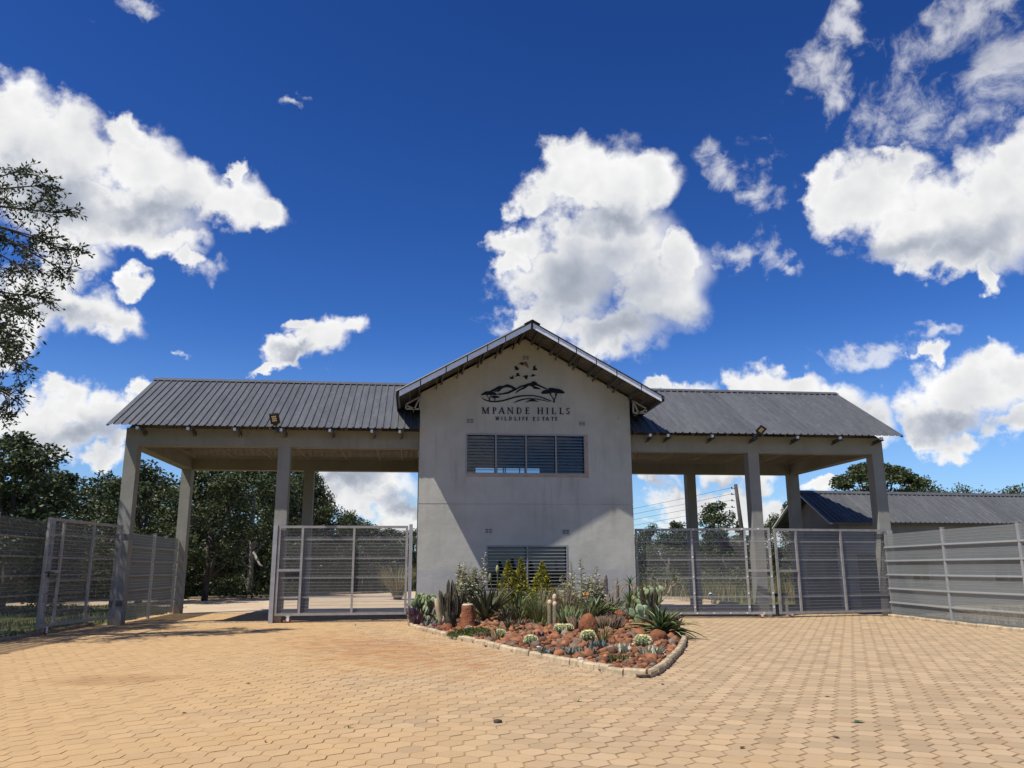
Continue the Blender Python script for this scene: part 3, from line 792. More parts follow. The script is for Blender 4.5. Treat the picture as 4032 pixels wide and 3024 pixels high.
# ------------------------------------------------------------------ sign and emblem
def S(px, py, d):
    return (1.7590+.0017397*px-.0000158*py, TY0-.002-d, 8.7032-.0017629*py+.0000362*px)
sign = thing('sign', 'black raised estate lettering and hill emblem with birds on the tower gable', 'sign', (3.66, TY0, 5.9))
_dep = [0]
def shape(mb_, poly, dep=.018):
    _dep[0] = (_dep[0]+1) % 9
    mb_.prism(poly, .0, dep+.0008*_dep[0], S)
def letter(ch, x, y, h, spread=1.0):
    """serif capital; x = left px, y = baseline px, h = cap height px; returns advance"""
    q = MB(); tk, tn, sf, sw = .165, .085, .06, .06
    def P(poly): shape(q, [(x+a*h, y-b*h) for a, b in poly])
    def vbar(a, w, b0=0, b1=1): P([(a,b0),(a+w,b0),(a+w,b1),(a,b1)])
    def hbar(a0, a1, b, t=sf): P([(a0,b),(a1,b),(a1,b+t),(a0,b+t)])
    def ser(a, w, b): hbar(a-sw, a+w+sw, b)
    def diag(a0, b0, a1, b1, w): P([(a0,b0),(a0+w,b0),(a1+w,b1),(a1,b1)])
    def bowl(cx, cy, rx, ry, t0, t1, wt, n=12):
        o = []; i_ = []
        for k in range(n+1):
            t = R(t0+(t1-t0)*k/n); thick = tn+(wt-tn)*abs(math.cos(t))
            o.append((cx+rx*math.cos(t), cy+ry*math.sin(t))); i_.append((cx+(rx-thick)*math.cos(t), cy+(ry-tn)*math.sin(t)))
        P(o+i_[::-1])
    if ch == 'M':
        vbar(.12, tn); vbar(.93, tk); diag(.52,0,.08,1,tk+.02); diag(.55,0,.93,1,tn); ser(.12,tn,0); ser(.93,tk,0); hbar(.0,.20,.94); hbar(1.0,1.18,.94); w = 1.2
    elif ch == 'P':
        vbar(.10, tk); ser(.10,tk,0); hbar(.03,.34,.95,.05); hbar(.2,.34,.44,.05); bowl(.34,.72,.28,.28,-90,90,.14); w = .64
    elif ch == 'A':
        diag(.02,0,.42,1,tn+.01); diag(.74,0,.40,1,tk+.02); hbar(.2,.72,.30,.05); hbar(-.03,.18,0); hbar(.64,.97,0); w = .94
    elif ch == 'N':
        vbar(.10, tn); vbar(.80, tn); diag(.76,0,.06,1,tk+.02); hbar(.02,.24,0); hbar(.0,.16,.955); hbar(.70,.95,.955); w = .95
    elif ch == 'D':
        vbar(.10, tk); hbar(.03,.36,0,.05); hbar(.03,.36,.95,.05); bowl(.36,.5,.46,.5,-90,90,.15,16); w = .86
    elif ch == 'E':
        vbar(.10, tk); hbar(.03,.66,0,.05); hbar(.03,.62,.95,.05); hbar(.2,.50,.50,.05); vbar(.62,.045,0,.2); vbar(.58,.045,.80,1); vbar(.475,.04,.42,.63); w = .70
    elif ch == 'F':
        vbar(.10, tk); ser(.10,tk,0); hbar(.03,.62,.95,.05); hbar(.2,.50,.50,.05); vbar(.58,.045,.80,1); vbar(.475,.04,.42,.63); w = .64
    elif ch == 'H':
        vbar(.10, tk); vbar(.70, tk); hbar(.2,.75,.48,.055); ser(.10,tk,0); ser(.70,tk,0); ser(.10,tk,.955); ser(.70,tk,.955); w = .92
    elif ch == 'I':
        vbar(.10, tk); ser(.10,tk,0); ser(.10,tk,.955); w = .32
    elif ch == 'L':
        vbar(.10, tk); ser(.10,tk,.955); hbar(.03,.66,0,.05); vbar(.62,.045,0,.24); w = .70
    elif ch == 'T':
        vbar(.30, tk); ser(.30,tk,0); hbar(.02,.72,.95,.05); vbar(.02,.045,.78,1); vbar(.68,.045,.78,1); w = .74
    elif ch == 'S':
        bowl(.28,.745,.23,.255,30,270,.12,14); bowl(.30,.255,.24,.255,-150,90,.13,14); vbar(.47,.04,.76,.97); vbar(.05,.04,.03,.25); w = .56
    elif ch == 'W':
        diag(.30,0,.02,1,tk); diag(.30,0,.56,1,tn); diag(.74,0,.46,1,tk); diag(.74,0,1.0,1,tn); hbar(-.03,.22,.955); hbar(.42,.66,.955); hbar(.92,1.12,.955); w = 1.10
    part('letter', q, M_black, sign, True)
# left edges read off the photograph's lettering (tracking is wide and even)
for ch, x in zip('MPANDEHILLS', (236,440,560,722,898,1068,1300,1472,1578,1728,1862)):
    letter(ch, x, 1222+(x-236)*.0095, 122)
for ch, x in zip('WILDLIFEESTATE', (498,608,672,758,862,946,1010,1080,1215,1300,1392,1460,1568,1645)):
    letter(ch, x, 1348+(x-498)*.0095, 68)
def emblem(name, *polys):
    q = MB()
    for p in polys: shape(q, p, .02)
    part(name, q, M_black, sign, True)
emblem('mountain_outline', [(385,788),(460,748),(565,690),(635,690),(720,656),(800,682),(900,735),(850,765),(800,730),(720,712),(660,722),(620,742),(582,782),(548,808),(530,795),(466,806),(470,795),(545,765),(558,750),(480,782),(455,796),(400,800)])
emblem('mountain_outline', [(540,840),(640,828),(740,800),(830,755),(900,736),(960,692),(1040,670),(1110,642),(1180,628),(1215,600),(1250,597),(1290,625),(1310,652),(1400,695),(1495,742),(1480,755),(1400,725),(1300,682),(1240,680),(1236,690),(1300,712),(1378,752),(1330,752),(1230,742),(1215,715),(1155,680),(1110,702),(1060,742),(1000,762),(940,792),(885,832),(883,815),(915,780),(970,745),(1030,715),(1040,700),(990,712),(920,748),(860,787),(760,832),(660,854),(545,862)])
emblem('hill_line', [(218,903),(270,935),(340,965),(420,978),(520,978),(640,960),(760,925),(880,890),(1000,870),(1120,865),(1250,873),(1360,893),(1450,925),(1540,963),(1605,990),(1530,975),(1430,938),(1340,908),(1230,890),(1110,887),(1000,895),(880,917),(760,952),(640,987),(520,1002),(410,1002),(320,977),(260,942)])
emblem('hill_line', [(835,1022),(900,980),(980,948),(1070,932),(1180,928),(1300,935),(1420,960),(1560,1002),(1420,975),(1290,950),(1180,944),(1080,950),(1000,967),(920,994)])
emblem('hill_line', [(1068,1014),(1110,980),(1170,955),(1215,945),(1250,960),(1335,990),(1200,987),(1120,992)])
emblem('emblem_tree', [(1378,825),(1400,795),(1440,770),(1495,760),(1530,730),(1600,727),(1640,738),(1720,748),(1780,770),(1832,810),(1830,830),(1780,835),(1700,832),(1640,820),(1560,820),(1500,840),(1420,842),(1385,838)], [(1612,1012),(1612,950),(1580,900),(1545,850),(1520,826),(1545,826),(1570,870),(1610,920),(1625,940),(1640,920),(1660,870),(1670,830),(1690,830),(1675,890),(1650,940),(1640,960),(1642,1012)], [(1552,872),(1563,828),(1575,828),(1570,884)], [(1655,882),(1638,828),(1650,826),(1668,868)])
emblem('emblem_tree', [(213,866),(250,830),(300,800),(360,790),(430,800),(480,815),(528,850),(515,865),(420,862),(340,860),(270,862),(225,873)], [(365,975),(372,940),(345,905),(318,858),(335,858),(355,900),(378,930),(390,910),(405,860),(420,860),(400,920),(392,945),(398,975)])
emblem('emblem_tree', [(410,915),(425,885),(470,875),(540,885),(583,910),(540,919),(470,921)], [(478,975),(480,955),(455,915),(465,915),(485,945),(495,915),(505,915),(492,955),(492,975)])
for b_ in ([(930,262),(960,255),(985,230),(1030,235),(1030,285),(1000,278),(975,265)], [(850,397),(880,372),(865,330),(868,298),(900,310),(920,330),(938,335),(930,350),(955,357),(940,375),(900,382),(875,380)],
  [(1190,402),(1220,372),(1222,320),(1240,295),(1272,292),(1268,340),(1300,350),(1300,382),(1250,383),(1220,382)], [(868,517),(895,490),(900,440),(945,438),(945,470),(970,478),(960,495),(920,498),(890,507)],
  [(752,557),(785,540),(765,508),(800,520),(840,483),(845,500),(830,530),(853,537),(845,552),(800,553)], [(1002,524),(1040,505),(1060,483),(1130,483),(1115,510),(1110,550),(1085,563),(1068,545),(1060,520),(1030,516)],
  [(1170,517),(1195,490),(1185,470),(1210,470),(1215,455),(1240,470),(1275,475),(1255,490),(1240,500),(1200,503)]):
    emblem('emblem_bird', b_)
q = MB(); k0 = len(q.v)
q.tube([S(1055,240,.03), S(1075,268,.05), S(1100,300,.05), S(1128,334,.02)], [.045,.055,.04,.008], 7)
nest = tag(part('mud_nest', q, pmat('mud_nest', (.16,.105,.07), .95, var=.3, vs=20), None), 'small brown mud nest stuck beside the topmost emblem bird on the gable', 'nest')
q = MB(); q.tube([S(1048,228,.03), S(1062,236,.05), S(1078,240,.03)], [.02,.028,.018], 6); part('nest_mouth', q, pmat('nest_pale', (.5,.45,.4), .95), nest)

# ------------------------------------------------------------------ solar lights
def solar_light(x, tilt, label, pitch=40, sc=.85):
    t = thing('solar_light', label, 'light', (x, 25.7, 5.85), 'solar lights on the canopy eaves')
    M_ = Matrix.Translation((x, 25.62, 5.86)) @ Matrix.Rotation(R(tilt), 4, 'Y') @ Matrix.Rotation(R(pitch), 4, 'X') @ Matrix.Scale(sc, 4)
    def f(a, b, d): return M_ @ Vector((a, d, b))
    q = MB(); q.bar(M_ @ Vector((0,0,-.02)), M_ @ Vector((0,0,.20)), .035); q.box(x-.06, x+.06, 25.60, 25.71, 5.76, 5.87); part('bracket', q, M_dark, t)
    q = MB(); q.prism([(-.06,.17),(.06,.17),(.075,.22),(.16,.26),(.16,.66),(-.16,.66),(-.16,.26),(-.075,.22)], -.02, .02, f); hd = part('lamp_head', q, M_dark, t, True)
    for k in range(3):
        q = MB(); b = .36+k*.085; q.prism([(-.09,b),(.07,b),(.07,b+.058),(-.09,b+.058)], -.026, -.015, f); part('led_strip', q, pmat('led_strip_off', (.60,.53,.33), .5, 0, var=.05), hd, True)
    q = MB(); q.prism([(-.17,.25),(.17,.25),(.17,.67),(-.17,.67)], .021, .032, f); part('solar_panel', q, pmat('solar_cell', (.02,.025,.045), .2, .1), t, True)
solar_light(-4.30, -9, 'black solar lamp with three led strips on the eave beside the dark wood')
solar_light(11.30, 33, 'steeply tilted black solar lamp on the eave over the shut double gates', 52, .72)

# ------------------------------------------------------------------ gates
def mesh_mat(name, col, fac):
    mt_ = bpy.data.materials.new(name); mt_.use_nodes = True
    t = NT(mt_.node_tree); b = mt_.node_tree.nodes['Principled BSDF']
    b.inputs['Base Color'].default_value = c4(col); b.inputs['Roughness'].default_value = .6
    tr = t.n('ShaderNodeBsdfTransparent'); ms = t.n('ShaderNodeMixShader')
    pos = t.n('ShaderNodeNewGeometry').outputs['Position']
    fz = t.m('ADD', fac-.05, t.m('MULTIPLY', t.noise(pos, 2.2, 4, .6), .10))
    t.put(ms.inputs[0], fz); t.put(ms.inputs[1], tr.outputs[0]); t.put(ms.inputs[2], b.outputs[0])
    t.put(mt_.node_tree.nodes['Material Output'].inputs[0], ms.outputs[0])
    return mt_
M_mesh = mesh_mat('fine_wire_mesh', (.22,.215,.20), .23)
M_wire = pmat('mesh_wire', (.30,.295,.28), .5, .3, var=.08)
def gate_leaf(label, hx, hy, ang, W_, z0, z1, side):
    """frame in local x (0 = hinge), mesh on the `side` (+1/-1 in local y)"""
    t = thing('gate_leaf', label, 'gate', (hx, hy, 0), 'steel mesh gate leaves')
    A = Matrix.Translation((hx, hy, 0)) @ Matrix.Rotation(R(ang), 4, 'Z')
    s_ = .075; hgt = z1-z0
    def bx(name, x0, x1, za, zb, y0=-.03, y1=.03, mat_=M_galv_dark, par=None):
        q = MB(); q.box(x0, x1, y0, y1, za, zb, mat=A); return part(name, q, mat_, par or t)
    bx('stile', 0, s_, z0, z1); bx('stile', W_-s_, W_, z0, z1)
    bx('rail', s_, W_-s_, z1-s_, z1, -.029, .029); bx('rail', s_, W_-s_, z0, z0+s_, -.029, .029)
    xm = (W_*.42, W_*.815)
    for x in xm: bx('mullion', x-.033, x+.033, z0+s_, z1-s_, -.028, .028)
    zc = z0+hgt*.50
    bx('wicket_rail', xm[1]+.033, W_-s_, zc-.04, zc+.04, -.027, .027)
    y_ = side*.045
    q = MB(); zb = [z1-hgt*f_ for f_ in (.155,.37,.585,.80)]
    a, b = .02, W_-.02
    lines = [z1-.02] ; 
    zs_ = [z0+.02]
    for z in sorted(zb): zs_ += [z-.035, z, z+.035]
    zs_ += [z1-.02]
    off = []
    for z in zs_: off.append(y_ + (side*.03 if any(abs(z-w_) < .001 for w_ in zb) else 0))
    vs_ = [A @ Vector((x, o, z)) for z, o in zip(zs_, off) for x in (a, b)]
    q.add(vs_, [(2*i, 2*i+1, 2*i+3, 2*i+2) for i in range(len(zs_)-1)])
    mp = part('mesh_panel', q, M_mesh, t)
    q = MB(); z = z0+.10
    while z < z1-.08:
        if all(abs(z-w_) > .05 for w_ in zb):
            for xa, xb in ((s_, xm[0]-.033), (xm[0]+.033, xm[1]-.033), (xm[1]+.033, W_-s_)): q.box(xa, xb, y_-.004, y_+.004, z-.004, z+.004, mat=A)
        z += .0985
    tag(part('wires', q, M_wire, mp), kind='stuff')
    for z in zb:
        q = MB(); q.box(a, b, y_-.012, y_+.022, z-.028, z+.028, mat=A); part('pressed_band', q, mesh_mat_band, mp)
    q = MB()
    for x in (.04, xm[0], xm[1], W_-.04):
        for f_ in (.08,.24,.43,.66,.86): q.box(x-.02, x+.02, -.042, -.03, z0+hgt*f_-.022, z0+hgt*f_+.022, mat=A)
    for k in range(8):
        for z in (z0+.035, z1-.035): q.box(W_*(k+.6)/8.3-.022, W_*(k+.6)/8.3+.022, -.042, -.03, z-.02, z+.02, mat=A)
    part('fixing_clips', q, M_galv, t)
    # castor under the free end
    q = MB(); cx = W_-.42
    q.box(cx-.07, cx+.07, -.05, .05, z0-.014, z0-.002, mat=A)
    for s2 in (-.035, .035): q.box(cx-.045, cx+.03, s2-.004, s2+.004, .05, z0-.012, mat=A)
    cs = part('castor', q, M_galv, t)
    q = MB(); q.lathe([(.03,-.022),(.082,-.022),(.088,-.012),(.088,.012),(.082,.022),(.03,.022)], 14); 
    B_ = A @ Matrix.Translation((cx-.02, 0, .088)) @ Matrix.Rotation(R(90), 4, 'X')
    q.v = [tuple(B_ @ Vector(p)) for p in q.v]
    part('castor_wheel', q, pmat('red_brown_wheel', (.20,.06,.03), .6, var=.2), cs)
    for z in (z1-.32, z0+.28):
        q = MB(); q.bar(A @ Vector((-.09, 0, z)), A @ Vector((.0, 0, z)), .04, .10); part('hinge', q, M_galv_dark, t)
    return t, A, xm, zc
mesh_mat_band = mesh_mat('pressed_mesh_band', (.36,.355,.335), .38)
LZ0, LZ1 = .21, 2.93
g1 = gate_leaf('mesh gate leaf swung open beside the tree-shaded mesh fence', -8.80, 26.2, -97.0, 3.97, LZ0, LZ1, -1)
q = MB(); A = g1[1]; q.bar(A @ Vector((3.93,.05,1.55)), A @ Vector((3.55,.05,1.55)), .03); q.bar(A @ Vector((3.78,.05,1.42)), A @ Vector((3.78,.05,1.58)), .04); part('bolt', q, M_dark, g1[0])
gate_leaf('shut mesh gate leaf hinged on the tower, closing the bay by the open gate', -.16, 26.33, 180, 4.02, LZ0, LZ1, -1)
gate_leaf('shut mesh gate leaf hinged on the tower behind the big agave', 7.24, 26.36, -9.6, 4.38, .12, 2.84, 1)
g4 = gate_leaf('shut mesh gate leaf hinged on the far column beside the low store', 16.02, 26.32, 188.6, 4.35, .11, 2.82, -1)
q = MB(); q.box(-.13, -.02, 26.16, 26.33, -.05, 2.97)
tag(part('gate_post', q, M_post, None), 'steel gate post against the tower wall with its lower part grey', 'post')
q = MB(); q.box(-4.33, -4.20, 26.27, 26.39, -.05, 2.96)
tag(part('gate_post', q, M_post, None), 'steel gate post fixed to the middle column of the open bay', 'post')
q = MB(); q.box(16.06, 16.20, 26.22, 26.37, -.05, 2.78)
tag(part('gate_post', q, M_post, None), 'steel gate post on the end column by the roadside mesh fence', 'post')
q = MB(); q.box(11.50, 11.62, 26.05, 26.17, -.05, .2)
tag(part('gate_stop', q, M_post, None), 'short steel gate stop standing under the meeting double gates', 'gate stop')
# small trolley behind the meeting gates
tr = thing('trolley', 'small black steel trolley with upright handle behind the double gates', 'trolley', (12.1, 26.9, 0))
q = MB(); q.box(11.7, 12.55, 26.75, 27.15, .62, .72); part('deck', q, M_dark, tr)
for x, y in ((11.76,26.8),(12.49,26.8),(11.76,27.1),(12.49,27.1)):
    q = MB(); q.box(x-.04, x+.04, y-.03, y+.03, .0, .62); part('leg', q, M_galv_dark, tr)
q = MB(); q.bar((12.08,26.78,.1), (12.02,26.78,1.12), .045); part('handle', q, M_dark, tr)

# ------------------------------------------------------------------ mesh fences
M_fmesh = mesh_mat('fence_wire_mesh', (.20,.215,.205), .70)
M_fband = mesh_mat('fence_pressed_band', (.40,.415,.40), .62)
def mesh_fence(label, pts, z0, z1, post_idx, side=1, mesh=None, band=None, wire=None):
    t = thing('mesh_fence', label, 'fence', (pts[0][0], pts[0][1], 0))
    for i, (a, b) in enumerate(zip(pts, pts[1:])):
        a = Vector((a[0], a[1], 0)); b = Vector((b[0], b[1], 0)); u = (b-a).normalized(); nrm = Vector((-u.y, u.x, 0))*side
        L = (b-a).length; h = z1-z0; nb = 6
        zb = [z0+h*k/nb for k in range(1, nb)]
        zs_ = [z0]; 
        for z in zb: zs_ += [z-.05, z, z+.05]
        zs_ += [z1]
        q = MB(); vs_ = []
        for z in zs_:
            o = .045 if any(abs(z-w_) < .001 for w_ in zb) else 0
            for s_ in (.015, L-.015): p = a+u*s_+nrm*o; vs_.append((p.x, p.y, z))
        q.add(vs_, [(2*k, 2*k+1, 2*k+3, 2*k+2) for k in range(len(zs_)-1)])
        pn = part('fence_panel', q, mesh or M_fmesh, t)
        q = MB(); z = z0+.045
        while z < z1:
            if all(abs(z-w_) > .05 for w_ in zb): q.bar(a+u*.015+Vector((0,0,z)), a+u*(L-.015)+Vector((0,0,z)), .008, .010)
            z += h/nb/5
        tag(part('wires', q, wire or M_wire, pn), kind='stuff')
        for z in zb:
            q = MB(); q.bar(a+u*.02+nrm*.05+Vector((0,0,z+.02)), a+u*(L-.02)+nrm*.05+Vector((0,0,z+.02)), .02, .045); part('pressed_band', q, band or M_fband, pn)
    for i in post_idx:
        x, y = pts[i]; q = MB(); q.box(x-.04, x+.04, y-.05, y+.05, -.05, z1+.05)
        q.box(x-.05, x+.05, y-.06, y+.06, z1+.05, z1+.065); part('fence_post', q, M_post, t)
    return t
mesh_fence('grey mesh fence with steel posts along the kerb in front of the low store', [(15.86,26.2),(15.42,22.42),(15.38,19.3),(15.5,16.2),(15.8,13.2)], -.04, 2.64, (1,2,3), -1)
mesh_fence('dark mesh fence behind the swung open gate under the overhanging tree', [(-9.55,26.3),(-9.55,23.2),(-9.52,20.1),(-9.5,17.0),(-9.5,14)], .05, 2.86, (1,2,3), 1, mesh_mat('shaded_fence_mesh', (.15,.165,.145), .40), mesh_mat('shaded_fence_band', (.26,.27,.25), .42), pmat('shaded_fence_wire', (.15,.16,.14), .6, .1))  # mesh, band and wire colours darkened to stand in for the tree's shade
mesh_fence('short mesh fence between the two end columns of the open bay', [(-8.88,26.8),(-8.9,29.8),(-8.92,32.8)], .05, 2.76, (1,), -1)

# ------------------------------------------------------------------ low store behind the fence
st = thing('store_building', 'low grey store with charcoal ribbed roof behind the mesh fence', 'building', (21.5, 34, 0))
SA = Matrix.Translation((17.0, 33.85, 0)) @ Matrix.Rotation(R(5.5), 4, 'Z')
BL, HW, BE, BR = 15.0, 2.28, 3.36, 4.80
sl = (BR-BE)/HW
q = MB(); wy = 1.75
q.box(.35, BL, -wy, -wy+.2, -.1, BE+.35, mat=SA); q.box(.35, BL, wy-.2, wy, -.1, BE+.3, mat=SA)
q.box(.35, .55, -wy+.2, wy-.2, -.1, BE+.1, mat=SA); q.box(BL-.2, BL, -wy+.2, wy-.2, -.1, BE+.1, mat=SA)
q.prism([(-wy+.2,BE+.1),(wy-.2,BE+.1),(wy-.2,BE+.28),(0,BR-.12),(-wy+.2,BE+.28)], .36, .54, lambda y, z, d: SA @ Vector((d, y, z)))
part('wall', q, pmat('store_wall_paint', (.20,.195,.175), .85, var=.15, vs=1.5, bump=.3, bs=20), st, True)
me = ibr('roof_sheet', .705, HW, BR-BE)
for i in range(22):
    for s_ in (0, 1):
        o = bpy.data.objects.new('roof_sheet', me); C.objects.link(o); o.parent = st; o.matrix_parent_inverse = root_inv(st)
        off = SA @ Vector((-.35+.705*(i+s_), -HW if s_ == 0 else HW, BE)); o.location = off; o.rotation_euler = (0, 0, R(5.5) + (math.pi if s_ else 0))
q = MB()
for s_ in (-1, 1):
    a, b, c, d = [SA @ Vector(p) for p in ((-.38,0,BR+.06),(-.38,s_*.2,BR+.06-.2*sl),(BL+.2,s_*.2,BR+.06-.2*sl),(BL+.2,0,BR+.06))]
    dw = Vector((0,0,-.012)); vs = [a,b,c,d]+[p+dw for p in (a,b,c,d)]
    q.add(vs, [(0,1,2,3),(7,6,5,4),(0,4,5,1),(1,5,6,2),(2,6,7,3),(3,7,4,0)])
part('ridge_cap', q, M_roof, st, True)
for s_ in (-1, 1):
    q = MB(); q.bar(SA @ Vector((-.33, s_*(HW-.02), BE-.06)), SA @ Vector((-.33, 0, BR-.05)), .03, .13, up=SA.to_3x3() @ Vector((1,0,0))); part('barge_board', q, M_galv, st)
    q = MB(); q.bar(SA @ Vector((-.3, s_*(HW-.15), BE-.02)), SA @ Vector((BL, s_*(HW-.15), BE-.02)), .06, .10); part('eave_purlin', q, M_truss, st)
for x0, x1, z0, z1 in ((3.6,4.4,.95,2.15),(7.6,9.0,.95,2.15)):
    q = MB(); q.box(x0, x1, -wy-.02, -wy+.02, z0, z1, mat=SA); wn_ = part('window', q, M_dark, st)
    q = MB()
    for xa, xb, za, zb in ((x0-.05,x0,z0-.05,z1+.05),(x1,x1+.05,z0-.05,z1+.05),(x0,x1,z1,z1+.05),(x0,x1,z0-.05,z0),((x0+x1)/2-.02,(x0+x1)/2+.02,z0,z1)): q.box(xa, xb, -wy-.04, -wy+.01, za, zb, mat=SA)
    part('window_frame', q, M_frame, wn_)
q = MB(); q.box(1.1, 2.0, -wy-.02, -wy+.02, 0, 2.1, mat=SA); part('door', q, pmat('dark_door', (.08,.075,.07), .6), st)
for x in (.45,):
    q = MB(); q.box(.2, .36, -wy-.06, -wy+.08, 0, 2.3, mat=SA); part('downpipe', q, M_post, st)

# ------------------------------------------------------------------ utility pole
up = thing('utility_pole', 'dark timber utility pole with stacked insulators behind the shut gates', 'pole', (22.6, 55, 0))
q = MB(); q.tube([(22.9,55,-.1),(22.75,55,4.5),(22.55,55,7.3)], [.17,.15,.12], 9); part('shaft', q, pmat('creosoted_timber', (.055,.045,.04), .85, var=.3, vs=3), up)
WA = []
for k, z in enumerate((7.05,6.62,6.18,5.72)):
    q = MB(); x = 22.55-.02*k
    q.tube([(x-.1,55,z-.06),(x-.28,55,z-.03)], .025, 6); q.lathe([(.03,0),(.06,.02),(.035,.06),(.06,.09),(.03,.14)], 8, ctr=(x-.3,55,z-.08)); part('insulator', q, pmat('brown_insulator', (.05,.035,.03), .35), up)
    WA.append((x-.3, 55, z))
for k, a in enumerate(WA):
    b = Vector((-2+k*.6, 118, 6.6-.42*k)); pts = []
    for i in range(13):
        s_ = i/12; p = Vector(a).lerp(b, s_); p.z -= 1.1*4*s_*(1-s_); pts.append(p)
    q = MB(); q.tube(pts, .011, 4)
    tag(part('power_line', q, M_dark, None), ['topmost','second from top','third from top','lowest'][k]+' of the four power lines running off the timber pole', 'power line', 'power lines')
# garden flood light and hose by the far kerb
fl = thing('flood_light', 'small pale spotlight on a stake by the far roadside kerb', 'light', (13.3, 36, 0))
q = MB(); q.tube([(13.3,36,-.05),(13.3,36,.2)], .02, 6); part('stake', q, M_dark, fl)
q = MB(); q.lathe([(.05,.18),(.12,.22),(.15,.36),(.16,.42),(.0,.42)], 10, ctr=(13.3,36,0)); part('lamp_head', q, pmat('grey_lamp', (.18,.2,.2), .4), fl)
q = MB(); q.lathe([(.0,0),(.09,.005),(.07,.05),(0,.07)], 8, ctr=(13.22,35.9,.42)); part('lens', q, M_galv, fl)
q = MB(); q.tube([(9.0,33.6,.012),(10.2,33.2,.012),(11.6,33.2,.012),(12.6,33.9,.02),(13.3,34.9,.08)], .02, 6)
tag(part('hose', q, M_dark, None), 'thin black hose lying across the pale road behind the gates', 'hose')

# ------------------------------------------------------------------ the planted bed
def bed_z(x, y):
    d = 9
    for a, b in zip(KERB_G, KERB_G[1:]):
        ax, ay = a; bx_, by_ = b; l2 = (bx_-ax)**2+(by_-ay)**2
        t = max(0, min(1, ((x-ax)*(bx_-ax)+(y-ay)*(by_-ay))/l2))
        d = min(d, math.hypot(x-ax-(bx_-ax)*t, y-ay-(by_-ay)*t))
    return .03 + .16*min(1, d/1.6) + .03*mnoise.noise(Vector((x*.9, y*.9, 0)))
M_soil = pmat('red_bed_soil', (.22, .105, .045), .95, var=.3, vs=3, bump=.8, bs=18, col2=(.14, .075, .04), c2s=2.5)
mb = MB(); vs = []; fs = []; n_x, n_y = 36, 66
X0, X1, Y0, Y1 = -.1, 7.2, 12.3, 26.15
idx = {}
for j in range(n_y+1):
    for i in range(n_x+1):
        x = X0+(X1-X0)*i/n_x; y = Y0+(Y1-Y0)*j/n_y
        idx[(i,j)] = len(vs); vs.append((x, y, bed_z(x, y)))
for j in range(n_y):
    for i in range(n_x):
        x = X0+(X1-X0)*(i+.5)/n_x; y = Y0+(Y1-Y0)*(j+.5)/n_y
        if inside(x, y, KERB_G): fs.append((idx[(i,j)], idx[(i+1,j)], idx[(i+1,j+1)], idx[(i,j+1)]))
mb.add(vs, fs, 0, True)
garden_bed = tag(part('garden_bed', mb, M_soil, None), kind='structure')
# stones
def rock_mesh(name, seed, sub=1, rough=.25, mat=None, squash=.75, k=1.3):
    b = bmesh.new(); bmesh.ops.create_icosphere(b, subdivisions=sub, radius=1)
    for v in b.verts:
        p = v.co.copy(); f_ = 1 + rough*mnoise.noise(p*k + Vector((seed*7.3, seed*1.7, 0))) + rough*.4*mnoise.noise(p*k*2.7 + Vector((seed, 3, seed)))
        v.co = Vector((p.x*f_, p.y*f_, p.z*f_*squash))
    me_ = bpy.data.meshes.new(name); b.to_mesh(me_); b.free()
    me_.materials.append(mat)
    for f_ in me_.polygons: f_.use_smooth = True
    return me_
M_stone = pmat('red_brown_stone', (.225, .088, .036), .88, var=.35, vs=9, bump=.6, bs=45, rand=.5, col2=(.20, .10, .05), c2s=5, c2lo=.52, c2hi=.72)
M_stone_g = pmat('grey_brown_stone', (.17, .115, .075), .88, var=.35, vs=9, bump=.6, bs=45, rand=.3, col2=(.24, .20, .15), c2s=6)
M_stone_w = pmat('pale_quartz_stone', (.60, .52, .45), .75, var=.2, vs=12, bump=.5, bs=40)
stone_me = [rock_mesh('stone', i, 2, .45, M_stone) for i in range(7)] + [rock_mesh('stone', 20+i, 2, .45, M_stone_g) for i in range(3)] + [rock_mesh('stone', 40+i, 2, .5, M_stone_w) for i in range(2)]
def on_bed(x, y, m_=.12):
    return all(inside(x+a, y+b, KERB_G) for a, b in ((m_,0),(-m_,0),(0,m_),(0,-m_)))
spots = []
grid = {}
tries = 0
while len(spots) < 2600 and tries < 90000:
    tries += 1
    y = 12.5 + (25.5-12.5)*rng.random()**1.25; x = rng.uniform(.1, 7.0)
    r_ = rng.choice((.035,.045,.055,.065,.075,.09,.11))
    if not on_bed(x, y, r_+.06): continue
    gk = (int(x/.3), int(y/.3)); ok = True
    for a in (-1,0,1):
        for b in (-1,0,1):
            for (x2, y2, r3) in grid.get((gk[0]+a, gk[1]+b), ()):
                if math.hypot(x-x2, y-y2) < (r_+r3)*.84: ok = False; break
            if not ok: break
        if not ok: break
    if not ok: continue
    spots.append((x, y, r_)); grid.setdefault(gk, []).append((x, y, r_))
spots.sort(key=lambda s: -s[2]/s[1])
rest = MB()
for k, (x, y, r_) in enumerate(spots):
    u = rng.random(); me_ = stone_me[rng.randrange(7)] if u < .80 else (stone_me[7+rng.randrange(3)] if u < .955 else stone_me[10+rng.randrange(2)])
    if u >= .955: r_ *= .55
    sc = (r_*rng.uniform(.9,1.25), r_*rng.uniform(.8,1.1), r_*rng.uniform(.75,1.1)); rz = rng.uniform(0, 6.28); z = bed_z(x, y)+r_*rng.uniform(.05,.4)
    if k < 300:
        link('stone', me_, garden_bed, True, (x, y, z), (rng.uniform(-.3,.3), rng.uniform(-.3,.3), rz), sc)
    else:
        M_ = Matrix.Translation((x, y, z)) @ Matrix.Rotation(rz, 4, 'Z') @ Matrix.Diagonal((*sc, 1))
        mi = 0 if u < .80 else (1 if u < .955 else 2)
        rest.add([M_ @ v.co for v in me_.vertices], [list(f_.vertices) for f_ in me_.polygons], mi, True)
